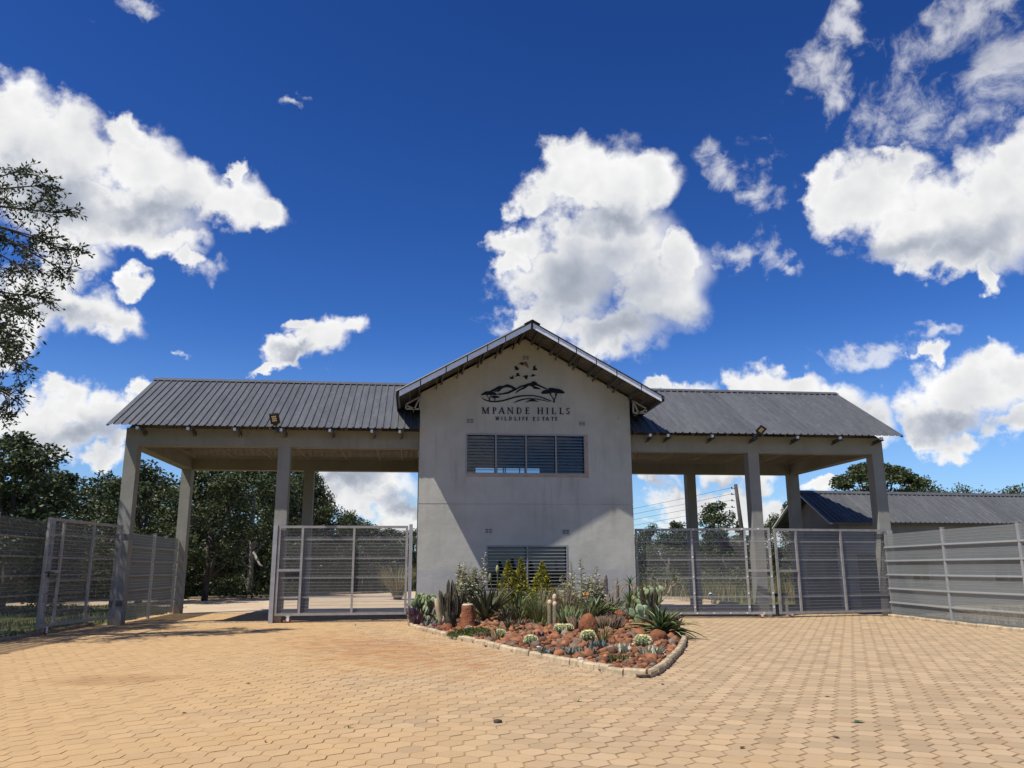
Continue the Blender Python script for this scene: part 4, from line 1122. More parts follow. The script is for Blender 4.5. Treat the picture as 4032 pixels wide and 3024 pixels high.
tag(part('stones', rest, [M_stone, M_stone_g, M_stone_w], garden_bed), kind='stuff')

# ---------- plant builders
def leafmat(name, col, var=.25, rough=.5, trans=.18, rand=.22, **kw):
    return pmat(name, col, rough, 0, var=var, vs=6, spec=.35, rand=rand, trans=trans, **kw)
M_agave = leafmat('agave_green', (.032, .062, .030), rough=.42)
M_agave_y = leafmat('agave_margin', (.30, .33, .10), rough=.45)
M_aloe = leafmat('aloe_grey_green', (.068, .072, .032), rough=.75)
M_aloe_b = leafmat('aloe_bronze', (.07, .058, .042), rough=.5)
M_opun = leafmat('opuntia_green', (.25, .31, .17), rough=.5, trans=.08)
M_opun_y = leafmat('opuntia_yellowing', (.27, .30, .09), rough=.5, trans=.08)
M_cact = pmat('brown_green_cactus', (.042, .036, .020), .7, var=.35, vs=8, rand=.2)
M_cact_e = pmat('cactus_rib_edge', (.13, .105, .05), .8, var=.3, vs=20, rand=.2)
M_pale = pmat('pale_cactus_stem', (.33, .25, .17), .85, var=.25, vs=14)
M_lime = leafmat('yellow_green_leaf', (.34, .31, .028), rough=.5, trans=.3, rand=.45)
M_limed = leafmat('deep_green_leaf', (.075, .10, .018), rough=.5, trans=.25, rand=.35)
M_silver = leafmat('cream_edged_leaf', (.55, .53, .34), rough=.6, trans=.25, rand=.3)
M_silverd = leafmat('olive_leaf', (.115, .125, .065), rough=.6, trans=.2, rand=.3)
M_grass = leafmat('tuft_green', (.10, .135, .035), trans=.25, rand=.35)
M_straw = leafmat('dry_straw', (.30, .235, .12), trans=.25, rand=.3)
M_twig = pmat('brown_twig', (.16, .115, .075), .85, var=.3, vs=9, rand=.2)
M_wood = pmat('grey_dead_wood', (.27, .215, .165), .9, var=.3, vs=5, bump=.8, bs=30, col2=(.15, .115, .09), c2s=6)
M_clay = pmat('termite_mound_clay', (.20, .068, .026), .95, var=.4, vs=7, bump=1, bs=22, bdist=.03, col2=(.20, .075, .03), c2s=5)
M_blue = leafmat('blue_grey_succulent', (.115, .15, .125), rough=.55, trans=.05)
M_palebl = leafmat('pale_striped_succulent', (.38, .40, .28), rough=.55, trans=.08)
M_bronze = leafmat('bronze_succulent', (.15, .095, .06), rough=.6, trans=.08)
M_purple = leafmat('purple_leaf', (.11, .06, .075), rough=.5, trans=.1)
M_spine = pmat('yellow_spine', (.72, .66, .36), .7, var=.2, vs=30)
M_barrel = pmat('barrel_green', (.085, .125, .045), .6, var=.25, vs=10)
M_yel = pmat('yellow_wool', (.78, .70, .24), .8, var=.2, vs=20)
M_flower = pmat('yellow_flower', (.80, .60, .03), .6, var=.1)
M_mag = pmat('magenta_flower', (.5, .03, .15), .6, var=.1)

def blade(mb_, L, Wd, e0, e1, segs=6, fold=.25, az=0, org=(0,0,0), mi=0, margin=None, base_w=.55, tip=1.0, widest=.35, twist=0):
    """arching strap leaf; e0 elevation at the base, e1 at the tip (degrees)"""
    pos = Vector((0,0,0)); rows = []
    for i in range(segs+1):
        t = i/segs; e = R(e0+(e1-e0)*t**1.15)
        d = Vector((math.cos(e), 0, math.sin(e)))
        if i: pos = pos + d*(L/segs)
        up = Vector((-math.sin(e), 0, math.cos(e)))
        if t < widest: w = base_w+(1-base_w)*(t/widest)
        else: w = (1-((t-widest)/(1-widest))**1.6*tip)
        w = max(w, .02)*Wd
        side = Vector((0,1,0))
        if margin is None: offs = (-.5, 0, .5)
        else: offs = (-.5, -.5+margin, 0, .5-margin, .5)
        rows.append([pos + side*(o*w) + up*(abs(o)*2*fold*w*.5) for o in offs])
    ca_, sa_ = math.cos(az), math.sin(az); n_ = len(rows[0]); o_ = Vector(org)
    vs_ = [Vector((p.x*ca_-p.y*sa_, p.x*sa_+p.y*ca_, p.z))+o_ for r_ in rows for p in r_]
    for i in range(segs):
        for k in range(n_-1):
            q_ = (i*n_+k, (i+1)*n_+k, (i+1)*n_+k+1, i*n_+k+1)
            m_ = mi if margin is None or k not in (0, n_-2) else mi+1
            if i == 0 and k == 0: mb_base = len(mb_.v); mb_.v.extend([tuple(p) for p in vs_])
            mb_.f.append([mb_base+a for a in q_]); mb_.mi.append(m_); mb_.sm.append(True)
GA = 2.39996
def rosette(name, label, cat, x, y, n, L, Wd, e_in, e_out, droop, mats, margin=None, fold=.3, segs=6, widest=.35, base_w=.6, lenvar=.15, tiers=5, z=None, leaf='leaf', jit=8, group=None, inner=.55):
    z = bed_z(x, y) if z is None else z
    t = thing(name, label, cat, (x, y, z), group)
    mes = []
    for k in range(tiers):
        f_ = (k+.5)/tiers; e = e_in+(e_out-e_in)*f_
        q = MB(); l_ = L*(inner+(1-inner)*min(1, f_*1.5)); blade(q, l_, Wd, e, e-droop*(.4+.9*f_), segs, fold, margin=margin, widest=widest, base_w=base_w)
        mes.append(q.mesh(leaf, mats))
    for i in range(n):
        k = min(tiers-1, int(i/n*tiers)); s_ = 1+rng.uniform(-lenvar, lenvar)
        link(leaf, mes[k], t, True, (0, 0, .02*(1-i/n)*L), (rng.uniform(-.1,.1), R(rng.uniform(-jit, jit)), i*GA+rng.uniform(-.2,.2)), s_)
    return t
def clump(name, label, cat, x, y, pieces, group=None):
    """pieces: list of (part name, MB in bed-local space, mats)"""
    t = thing(name, label, cat, (x, y, bed_z(x, y)), group)
    for nm, q, mats in pieces: link(nm, q.mesh(nm, mats), t, True)
    return t
# big variegated agaves and aloes
rosette('agave', 'largest dark agave with pale leaf edges behind the round red boulder by the kerb', 'agave', 5.75, 18.95, 74, 1.12, .13, 84, -6, 62, [M_agave, M_agave_y], margin=.13, segs=8, fold=.5)
rosette('agave', 'dark agave with pale edged leaves between the silver bush and jagged stumps', 'agave', 5.05, 22.7, 54, 1.10, .13, 84, 4, 58, [M_agave, M_agave_y], margin=.12, segs=8, fold=.5)
rosette('agave', 'dark arching agave in front of the two-peaked yellow-green shrub', 'agave', 2.95, 23.2, 56, 1.35, .125, 84, 8, 62, [M_agave, M_agave_y], margin=.10, segs=8, fold=.5)
rosette('aloe', 'large stiff grey-green aloe just right of the tall clay mound', 'aloe', 1.98, 22.4, 34, 1.28, .135, 82, 36, 10, [M_aloe, M_aloe_b], margin=.08, segs=6, fold=.7, widest=.15, base_w=.95, lenvar=.2)
rosette('aloe', 'bronze tipped aloe between the large stiff aloe and the arching agave', 'aloe', 2.45, 21.6, 20, .72, .085, 70, 22, 8, [M_aloe_b, M_aloe], margin=.1, segs=6, fold=.6, widest=.15, base_w=.95)
rosette('aloe', 'small upright aloe growing alone in the red stones', 'aloe', 2.25, 19.5, 11, .50, .075, 78, 30, 10, [M_aloe, M_aloe], segs=5, fold=.6, widest=.15, base_w=.95)
fl_ = MB()
for k, (dx_, dy_, h_) in enumerate(((0,0,1.5),(.12,.1,1.25),(-.15,.12,1.28))):
    fl_.tube([(dx_*.3,dy_*.3,.5),(dx_*.8,dy_,h_*.6),(dx_*1.3,dy_,h_-.2)], [.016,.014,.012], 5, 0)
    fl_.lathe([(.012,h_-.24),(.045,h_-.18),(.05,h_-.10),(.025,h_-.02),(.0,h_)], 6, 1, ctr=(dx_*1.3,dy_,0))
clump('aloe_flower_stalks', 'three tall aloe flower stalks with pointed buds before the lower window', 'flower stalks', 2.35, 23.0, [('stalk', fl_, [M_aloe, leafmat('aloe_bud', (.27,.27,.12))])])

# prickly pears
def pad_mesh(mat):
    b = bmesh.new(); bmesh.ops.create_uvsphere(b, u_segments=12, v_segments=8, radius=.5)
    for v in b.verts:
        zz = v.co.z+.5; w = .78+.42*zz-.16*zz*zz
        v.co = Vector((v.co.x*w*.86, v.co.y*.16, zz))
    me_ = bpy.data.meshes.new('pad'); b.to_mesh(me_); b.free(); me_.materials.append(mat)
    for f_ in me_.polygons: f_.use_smooth = True
    return me_
PAD = pad_mesh(M_opun); PADY = pad_mesh(M_opun_y)
def opuntia(label, x, y, h, n0, seed, pad=.36, spread=.35, p_y=.12):
    t = thing('prickly_pear', label, 'cactus', (x, y, bed_z(x, y))); g = random.Random(seed)
    def grow(pos, rx, ry, rz, s_, lvl):
        if lvl > 4 or pos.z > h: return
        M_ = Matrix.Translation(pos) @ Matrix.Rotation(rz, 4, 'Z') @ Matrix.Rotation(ry, 4, 'Y') @ Matrix.Rotation(rx, 4, 'X')
        o = link('pad', PADY if g.random() < p_y else PAD, t, True); o.matrix_local = M_ @ Matrix.Scale(s_, 4)
        for k in range(g.choice((1,2,2,3))):
            a = g.uniform(-1.0, 1.0); tip = M_ @ Vector((math.sin(a)*.40*s_, 0, (.5+.48*math.cos(a))*s_))
            grow(tip, g.uniform(-.35,.35), ry*.5+a*.65, rz+g.uniform(-.9,.9), s_*g.uniform(.78,.98), lvl+1)
    for k in range(n0):
        a = g.uniform(0, 6.28); r_ = spread*g.random()**.5
        grow(Vector((math.cos(a)*r_, math.sin(a)*r_, -.03)), g.uniform(-.3,.3), g.uniform(-.35,.35), g.uniform(0,3.1), pad*g.uniform(.85,1.1), 0)
    return t
opuntia('broad grey-green prickly pear against the tower corner left of the brown column cactus', .62, 24.3, .62, 13, 5, .29, .45)
opuntia('pale green prickly pear behind the largest agave, right of the brown cactus columns', 7.0, 23.4, .85, 4, 11, .36, .22, .3)
opuntia('small low prickly pear squeezed between the pincushion plant and the largest agave', 6.25, 22.2, .4, 3, 21, .28, .15)
# ribbed column cacti
def ribstem(h, r_, seg=12, ribs=6, taper=.85, bend=(0,0), mi=0):
    q = MB(); n_ = 7; prof = []
    k = len(q.v)
    for i in range(n_+1):
        t = i/n_; rr = r_*(1-(1-taper)*t)*(1 if t < .9 else (1-(t-.9)/.1*.75)) * (.75+.25*min(1, t*5))
        for j in range(seg):
            a = 2*math.pi*j/seg; q_r = rr*(1.0 if j % 2 == 0 else .68)
            q.v.append((q_r*math.cos(a)+bend[0]*t*t, q_r*math.sin(a)+bend[1]*t*t, h*t))
    for i in range(n_):
        for j in range(seg):
            jj = (j+1) % seg
            q.f.append([k+i*seg+j, k+i*seg+jj, k+(i+1)*seg+jj, k+(i+1)*seg+j]); q.mi.append(0); q.sm.append(False)
    q.f.append([k+n_*seg+j for j in range(seg)]); q.mi.append(0); q.sm.append(False)
    for j in range(0, seg, 2):      # pale rib edges
        a = 2*math.pi*j/seg; pts = []
        for i in range(n_+1):
            t = i/n_; rr = r_*(1-(1-taper)*t)*(1 if t < .9 else (1-(t-.9)/.1*.75))*(.75+.25*min(1, t*5))
            pts.append((rr*math.cos(a)*1.01+bend[0]*t*t, rr*math.sin(a)*1.01+bend[1]*t*t, h*t))
        q.tube(pts, r_*.085, 3, 1, cap=False)
    return q
STEMS = [ribstem(1, .046, bend=(b, c)).mesh('stem', [M_cact, M_cact_e]) for b, c in ((.05,0),(.0,.05),(-.04,.02),(.02,-.03))]
def column_cactus(label, x, y, stems, seed, waist=.2, name='column_cactus', mats=None):
    t = thing(name, label, 'cactus', (x, y, bed_z(x, y))); g = random.Random(seed)
    q = MB(); q.lathe([(waist*.55,-.05),(waist*.7,.15),(waist*.95,.4),(waist*.5,.5)], 10); link('base_stem', q.mesh('base_stem', M_cact), t, True)
    for dx_, dy_, z0, h in stems:
        o = link('stem', g.choice(STEMS), t, True, (dx_*.55, dy_*.55, z0), (0, 0, g.uniform(0,6.28)))
        o.scale = (1.0, 1.0, h); o.rotation_euler = (-dy_*.30, dx_*.42, 0)
    return t
g = random.Random(3)
column_cactus('brown column cactus like a candelabra left of the tall clay mound', 1.0, 21.75, [(math.cos(a)*r_*.42, math.sin(a)*r_*.3, .22+.12*r_, h) for a, r_, h in [(g.uniform(0,6.28), g.random()**.5, g.uniform(.48,.66)) for k in range(26)]] + [(-.12,0,.38,.84),(.05,.05,.40,.82),(.17,0,.38,.74),(.36,.05,.25,.72)], 3, .2)
column_cactus('cluster of brown cactus columns between the grey post stub and pale prickly pear', 6.75, 23.3, [(math.cos(a)*r_*.36, math.sin(a)*r_*.3, .1, h) for a, r_, h in [(g.uniform(0,6.28), g.random()**.5, g.uniform(.6,.95)) for k in range(20)]], 8, .22)
q = MB(); q.tube([(0,0,-.05),(-.03,0,.25),(-.10,0,.52),(-.15,0,.76)], [.05,.07,.075,.045], 9); q.tube([(0,0,.1),(.12,-.05,.3),(.2,-.05,.46)], [.05,.06,.035], 8)
clump('leaning_cactus', 'pale furry leaning cactus stem beside the candelabra cactus', 'cactus', .78, 22.1, [('stem', q, M_pale)])
q = MB()
for dx_, dy_, h in ((-.07,0,.66),(.06,.02,.80),(.05,-.06,.62)): q.lathe([(.05,-.05),(.062,.1),(.06,h*.75),(.055,h*.86)], 9, 0, ctr=(dx_,dy_,0)); q.lathe([(.056,h*.86),(.058,h*.93),(.035,h*.985),(0,h)], 9, 1, ctr=(dx_,dy_,0))
clump('candle_cactus', 'trio of tan candle cacti with pale round tips', 'cactus', 3.45, 20.4, [('stem', q, [pmat('tan_cactus', (.20,.165,.095), .8, var=.3, vs=20), pmat('tan_tip', (.50,.34,.22), .8, var=.2)])])
def stick_clump(name, label, cat, x, y, n, h, rad, mats, thick=.018, seed=1, lean=.25, taper=.7):
    g_ = random.Random(seed); q = MB()
    for k in range(n):
        a = g_.uniform(0,6.28); r_ = rad*g_.random()**.5; hh = h*g_.uniform(.6,1.0)
        b = Vector((math.cos(a)*r_*.6, math.sin(a)*r_*.6, -.03)); tp = Vector((math.cos(a)*(r_+lean*hh*r_/rad), math.sin(a)*(r_+lean*hh*r_/rad), hh))
        q.tube([b, b.lerp(tp,.5)+Vector((g_.uniform(-.02,.02),g_.uniform(-.02,.02),0)), tp], [thick, thick*.95, thick*taper], 5)
    return clump(name, label, cat, x, y, [('stems', q, mats)])
stick_clump('pencil_plant', 'small green pencil-stemmed succulent right of the tan candle cacti', 'succulent', 3.75, 19.9, 34, .55, .18, pmat('pencil_green', (.085,.115,.035), .6, var=.3, rand=.25), .02, 2, .5)
stick_clump('snake_plant', 'low brown upright succulent stems left of the tall rough boulder', 'succulent', 3.75, 18.85, 40, .36, .2, M_bronze, .02, 4, .3, .5)
stick_clump('snake_plant', 'wide mat of brown upright succulent stems right of the tall rough boulder', 'succulent', 4.55, 19.1, 80, .34, .38, M_bronze, .02, 6, .3, .5)
# jagged stumps and post stub
def stump(label, x, y, prof, seed, name='dead_stump'):
    g_ = random.Random(seed); q = MB(); seg = 9
    for (dx_, dy_, h, r_) in prof:
        k = len(q.v)
        for i in range(6):
            t = i/5
            for j in range(seg):
                a = 2*math.pi*j/seg; jag = (g_.uniform(-.13,.05)*h if i == 5 else 0)
                rr = r_*(1-.25*t)*(1+.22*mnoise.noise(Vector((j*.9, dx_*9, i*.25))))
                q.v.append((dx_+rr*math.cos(a)+.03*t*math.sin(seed), dy_+rr*math.sin(a), -.05+h*t+jag))
        for i in range(5):
            for j in range(seg):
                jj = (j+1) % seg; q.f.append([k+i*seg+j, k+i*seg+jj, k+(i+1)*seg+jj, k+(i+1)*seg+j]); q.mi.append(0); q.sm.append(False)
        q.f.append([k+5*seg+j for j in range(seg)]); q.mi.append(0); q.sm.append(False)
    return clump(name, label, 'stump', x, y, [('trunk', q, M_wood)])
stump('tallest split grey stump with a jagged top right of the silver bush', 5.75, 24.6, [(0,0,1.25,.12),(-.10,.05,1.02,.06),(.07,-.04,.75,.12)], 1)
stump('short grey stump with a snapped top second from the silver bush', 6.12, 24.6, [(0,0,1.08,.085),(.0,.0,1.2,.035),(-.14,0,1.0,.025)], 2)
stump('weathered grey post stub with a drooping dry cap beside the brown cactus cluster', 6.78, 24.9, [(0,0,1.12,.11)], 3, 'post_stub')
# shrubs made of leaf cards
def card(mb_, p, d, L, Wd, mi=0, nrm=None):
    d = d.normalized(); s_ = d.cross(nrm if nrm is not None else Vector((rng.uniform(-1,1), rng.uniform(-1,1), rng.uniform(-.2,1))))
    if s_.length < 1e-3: return
    s_.normalize(); s_ *= Wd*.5
    mb_.add([p, p+d*L*.45+s_, p+d*L, p+d*L*.45-s_], [(0,1,2,3)], mi)
def cone_shrub(label, x, y, peaks, seed, mats=None):
    g_ = random.Random(seed); q = MB(); st_ = MB()
    for dx_, dy_, h, r_ in peaks:
        st_.tube([(dx_*.3,dy_*.3,-.05),(dx_,dy_,h*.4),(dx_,dy_,h*.97)], [.05,.035,.008], 6)
        for k in range(int(900*h*r_)):
            t = g_.random()**.8; rr = r_*(1-t)**1.05*1.12*(.5+.5*g_.random()); a = g_.uniform(0,6.28)
            rr *= 1+.25*math.sin(3*a+9*t)
            p = Vector((dx_+rr*math.cos(a), dy_+rr*math.sin(a), .12+t*(h-.12)))
            c_ = Vector((math.cos(a), math.sin(a), .35))
            for m_ in range(3):
                d = Vector((c_.x+g_.uniform(-.8,.8), c_.y+g_.uniform(-.8,.8), g_.uniform(-.35,.8)))
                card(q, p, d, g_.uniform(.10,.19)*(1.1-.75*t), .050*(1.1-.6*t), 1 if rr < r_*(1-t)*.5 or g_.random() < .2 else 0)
    return clump('cone_shrub', label, 'shrub', x, y, [('foliage', q, mats or [M_lime, M_limed]), ('stems', st_, M_twig)])
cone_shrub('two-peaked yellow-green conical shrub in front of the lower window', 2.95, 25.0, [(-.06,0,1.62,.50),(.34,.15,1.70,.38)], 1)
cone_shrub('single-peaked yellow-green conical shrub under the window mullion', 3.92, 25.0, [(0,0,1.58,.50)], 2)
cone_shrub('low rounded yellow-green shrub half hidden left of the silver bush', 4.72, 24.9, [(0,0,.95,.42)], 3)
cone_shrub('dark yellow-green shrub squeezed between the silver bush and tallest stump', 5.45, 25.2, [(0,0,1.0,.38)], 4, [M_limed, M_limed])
def spike_bush(label, x, y, stems, seed, leafL, dens, mats, name='silver_bush', curl=.3):
    g_ = random.Random(seed); q = MB(); st_ = MB()
    for dx_, dy_, h, lean in stems:
        b = Vector((dx_*.35, dy_*.35, -.04)); tp = Vector((dx_+lean, dy_, h)); md = b.lerp(tp, .5)+Vector((dx_*.25, dy_*.25, 0))
        st_.tube([b, md, tp], [.016,.012,.006], 4)
        for k in range(int(h*dens)):
            t = .12+.88*k/(h*dens); p = b.lerp(md, t*2) if t < .5 else md.lerp(tp, t*2-1)
            a = k*GA+g_.uniform(-.4,.4); d = Vector((math.cos(a), math.sin(a), g_.uniform(.05,.7)))
            l_ = leafL*g_.uniform(.7,1.15)*(1-.55*max(0, t-.6)/.4)
            mi = 0 if g_.random() < .55 else 1
            card(q, p, d, l_, l_*.38, mi); card(q, p+d.normalized()*l_*.7, Vector((d.x, d.y, -curl)), l_*.45, l_*.25, mi)
    return clump(name, label, 'bush', x, y, [('foliage', q, mats), ('stems', st_, M_twig)])
g = random.Random(9)
spike_bush('tall cream-leaved bush of upright stems left of the lower window', 1.72, 24.2, [(g.uniform(-.34,.34), g.uniform(-.3,.3), g.uniform(1.1,1.6), g.uniform(-.04,.04)) for k in range(24)] + [(.36,0,1.85,.02),(-.38,0,1.35,-.03)], 5, .15, 60, [M_silver, M_silverd])
spike_bush('wide silver-leaved bush with spiky shoots right of the lower window', 4.95, 24.1, [(g.uniform(-.62,.62), g.uniform(-.4,.4), g.uniform(.7,1.3), g.uniform(-.05,.12)) for k in range(42)] + [(0,0,1.68,0),(-.3,0,1.6,0),(.42,0,1.5,.05)], 6, .135, 52, [M_silver, M_silverd])
# grassy tufts and twiggy plants
def tuft(label, x, y, n, h, rad, mats, seed, name='grass_tuft', w=.012, cat='grass tuft', droop=55):
    g_ = random.Random(seed); q = MB()
    for k in range(n):
        a = g_.uniform(0,6.28); r_ = rad*g_.random()**.5*.35
        blade(q, h*g_.uniform(.6,1.1), w, g_.uniform(58,88), g_.uniform(58,88)-droop*g_.random(), 4, .3, az=a, org=(math.cos(a)*r_, math.sin(a)*r_, -.03), mi=0 if g_.random() < .7 else 1, base_w=.9)
    return clump(name, label, cat, x, y, [('blades', q, mats)])
tuft('tall green and straw tuft behind the tan candle cacti', 3.3, 21.4, 260, 1.05, .5, [M_grass, M_straw], 1)
tuft('brown twiggy tuft in front of the silver bush', 4.15, 22.6, 300, 1.15, .6, [M_twig, M_straw], 2, w=.010)
tuft('green tuft with dry stems at the foot of the brown twiggy tuft', 4.05, 21.2, 170, .75, .45, [M_grass, M_twig], 3)
tuft('spiky grass tuft growing over the yellow-topped barrel cactus', 3.62, 15.75, 60, .55, .2, [M_grass, M_straw], 4, w=.014)
tuft('thin grass tuft left of the barrel cactus nearest the long kerb', 1.85, 18.05, 26, .42, .12, [M_grass, M_straw], 5, w=.014)
tuft('dry spiky tuft between the tall rough boulder and the red-brown boulder', 4.95, 20.3, 70, .38, .3, [M_bronze, M_twig], 6, w=.022, droop=30)
q = MB(); tp = MB(); g_ = random.Random(12)
def branch(p, d, L, r_, lvl):
    e = p+d*L; q.tube([p, p.lerp(e,.5)+Vector((0,0,-.03)), e], [r_, r_*.9, r_*.75], 6)
    if lvl == 0:
        for k in range(7): card(tp, e, Vector((g_.uniform(-1,1), g_.uniform(-1,1), g_.uniform(-.2,.8))), .14, .04)
        return
    for k in range(2): branch(e, (d+Vector((g_.uniform(-.6,.8), g_.uniform(-.5,.5), g_.uniform(-.1,.5)))).normalized(), L*g_.uniform(.6,.85), r_*.75, lvl-1)
branch(Vector((0,0,0)), Vector((.35,0,1)).normalized(), .50, .028, 3)
clump('frangipani', 'thin bare branching frangipani leaning past the tower edge', 'shrub', 7.0, 23.9, [('branches', q, M_pale), ('leaves', tp, M_silverd)])
q = MB(); tp = MB(); g_ = random.Random(15)
for k in range(7):
    a = g_.uniform(-.9,.9); p0 = Vector((0,0,0)); d = Vector((math.sin(a)+.2, g_.uniform(-.4,.2), .9)).normalized(); L = g_.uniform(.55,.95)
    q.tube([p0, p0+d*L*.5, p0+d*L+Vector((.1,0,-.02))], [.016,.013,.008], 5)
    for m_ in range(14): card(tp, p0+d*L*(.35+.65*m_/14), Vector((g_.uniform(-1,1), g_.uniform(-1,1), g_.uniform(-.2,.6))), .10, .02)
clump('thorny_shrub', 'sprawling thin pale-stemmed shrub between the agave and the stumps', 'shrub', 5.5, 23.6, [('branches', q, M_pale), ('leaves', tp, M_silverd)])
# small palms
t = rosette('pincushion_plant', 'spiky narrow-leaved rosette on a short stem between the stumps and largest agave', 'succulent', 6.15, 23.2, 60, .62, .026, 88, -20, 12, [M_grass, M_grass], segs=4, z=bed_z(6.15,23.2)+.5)
q = MB(); q.tube([(0,0,-.8),(0,0,.03)], [.05,.035], 7); link('trunk', q.mesh('trunk', M_wood), t, True)
t = rosette('small_palm', 'small drooping-crowned palm with a hanging dead leaf near the post stub', 'palm', 6.50, 24.4, 26, .52, .03, 85, 10, 75, [M_grass, M_straw], segs=5, z=bed_z(6.5,24.4)+1.0)
q = MB(); q.tube([(0,0,-1.1),(.02,0,-.5),(0,0,.03)], [.085,.07,.05], 8); link('trunk', q.mesh('trunk', M_wood), t, True)
q = MB(); blade(q, .5, .12, 20, -95, 5, .2, az=3.5, mi=0); link('dead_leaf', q.mesh('dead_leaf', pmat('dead_leaf', (.34,.19,.07), .85)), t, True)
# filling between the tall plants
rosette('aloe', 'dark strap-leaved aloe between the bronze aloe and the green tuft', 'aloe', 3.25, 22.7, 30, .95, .085, 80, 20, 30, [M_agave, M_aloe], margin=.1, segs=6, fold=.5)
rosette('aloe', 'narrow dark aloe at the foot of the tall split stump', 'aloe', 5.85, 23.9, 26, .8, .06, 86, 30, 20, [M_agave, M_grass], margin=.1, segs=5, fold=.5)
rosette('aloe', 'narrow upright green aloe under the small drooping palm', 'aloe', 6.45, 23.8, 26, .75, .05, 86, 40, 15, [M_grass, M_agave], margin=.1, segs=5, fold=.5)
tuft('green tuft left of the tan candle cacti', 2.75, 21.9, 170, .8, .45, [M_grass, M_straw], 21)
tuft('brownish tuft left of the dark agave with stumps behind', 4.6, 21.8, 170, .75, .45, [M_grass, M_twig], 22)
tuft('low straw tuft at the foot of the large stiff aloe', 1.75, 22.9, 120, .6, .4, [M_straw, M_grass], 23)
succ_later = [('bronze leafy succulents in front of the bronze tipped aloe', 2.7, 20.7, 60, .26, .05, M_bronze, 41, .32), ('brown leafy succulents under the dark agave by the stumps', 5.1, 21.3, 60, .28, .05, M_bronze, 42, .3), ('green leafy succulents behind the shaggy red boulder', 5.95, 22.9, 50, .34, .05, M_grass, 43, .3), ('grey-green succulents left of the tall clay mound', 1.05, 22.6, 50, .3, .05, M_blue, 44, .25), ('green leafy succulents in front of the green and straw tuft', 3.15, 20.6, 40, .24, .045, M_grass, 45, .22)]
# boulders
def boulder(label, x, y, sx, sy, sz, seed, mat=None, rough=.3, k=1.3, zoff=.35, name='boulder'):
    me_ = rock_mesh(name, seed, 4, rough, mat or M_clay, 1, k)
    for v in me_.vertices: v.co = Vector((v.co.x*sx, v.co.y*sy, v.co.z*sz)) + Vector((x, y, bed_z(x, y)+sz*zoff))
    return tag(link(name, me_), label, 'boulder')
me_ = None
q = MB(); prof = [(.26,-.05),(.25,.04),(.21,.16),(.18,.32),(.155,.46),(.14,.54),(.11,.57),(.0,.57)]
q.lathe(prof, 24)
for i, p in enumerate(q.v):
    v = Vector(p); f_ = 1+.20*mnoise.noise(v*4.5)+.14*mnoise.noise(v*11); q.v[i] = (v.x*f_, v.y*f_, v.z+.02*mnoise.noise(v*5))
cm = clump('clay_mound', 'tall rusty clay mound with a flat pale top beside the large stiff aloe', 'mound', 1.42, 21.35, [('clay_body', q, M_clay)])
q = MB(); q.lathe([(.135,.545),(.145,.565),(.12,.59),(.0,.595)], 14); link('pale_cap', q.mesh('pale_cap', pmat('pale_cap', (.52,.44,.30), .9)), cm, True)
boulder('tall rough rusty boulder with an orange flower in the middle of the stones', 3.82, 18.0, .205, .19, .27, 3, rough=.22, zoff=.55)
boulder('round smooth orange boulder in front of the largest agave', 5.25, 17.55, .185, .18, .17, 5, rough=.14, zoff=.35)
boulder('shaggy red boulder between the two pale-edged agaves on the right', 5.55, 22.0, .19, .18, .21, 7, rough=.5, k=2.2, zoff=.4)
boulder('small orange boulder at the foot of the brown column cactus', .88, 21.2, .15, .14, .14, 9, rough=.25)
boulder('small pink-brown boulder behind the pencil-stemmed succulent', 4.0, 20.3, .13, .12, .17, 11, rough=.25)
q = MB()
for k in range(8): card(q, Vector((0,0,.42)), Vector((math.cos(k*.8), math.sin(k*.8), .5)), .09, .04, 1)
q.tube([(0,0,-.05),(.03,0,.2),(0,0,.42)], .007, 4)
clump('orange_flower', 'single small orange flower above the tall rough boulder', 'flower', 3.85, 18.0+.30, [('petals', q, [M_grass, pmat('orange_petal', (.85,.30,.02), .6)])]).location.z += .38
# golden barrel cacti
def barrel(label, x, y, r_):
    t = thing('barrel_cactus', label, 'cactus', (x, y, bed_z(x, y)+.02), 'golden barrel cacti in the stones')
    q = MB(); q.lathe([(r_*.55,0),(r_*.92,r_*.35),(r_,r_*.75),(r_*.9,r_*1.2),(r_*.6,r_*1.52),(r_*.25,r_*1.62),(0,r_*1.6)], 52, ribs=13, ribd=.09); link('body', q.mesh('body', M_barrel), t, True)
    q = MB(); q.lathe([(r_*.52,r_*1.54),(r_*.46,r_*1.66),(r_*.25,r_*1.70),(0,r_*1.68)], 12); link('woolly_top', q.mesh('woolly_top', M_yel), t, True)
    q = MB()
    for k in range(13):
        a = 2*math.pi*k/13
        for m_ in range(9):
            f_ = .12+.80*m_/8; e = f_*math.pi*.55; rr = r_*1.09*math.cos(e-.35) if f_ > .1 else r_*.8; zz = r_*.78+r_*.86*math.sin(e-.42)
            p = Vector((rr*math.cos(a), rr*math.sin(a), zz))
            for s_ in range(3):
                d = Vector((math.cos(a)+rng.uniform(-.8,.8), math.sin(a)+rng.uniform(-.8,.8), rng.uniform(-.3,.9)))
                card(q, p, d, r_*.40, r_*.085)
    link('spines', q.mesh('spines', M_spine), t, True)
    return t
barrel('golden barrel cactus nearest the short kerb, in front of the round smooth boulder', 4.40, 15.75, .135)
barrel('golden barrel cactus wrapped in the spiky grass tuft', 3.45, 16.25, .125)
barrel('left barrel cactus of the touching pair before the tall rough boulder', 3.22, 18.1, .115)
barrel('right barrel cactus of the touching pair before the tall rough boulder', 3.43, 18.3, .105)
barrel('golden barrel cactus beside the thin grass tuft near the long kerb', 2.38, 16.75, .115)
barrel('golden barrel cactus at the right end of the flowering green mat', 1.95, 18.45, .105)
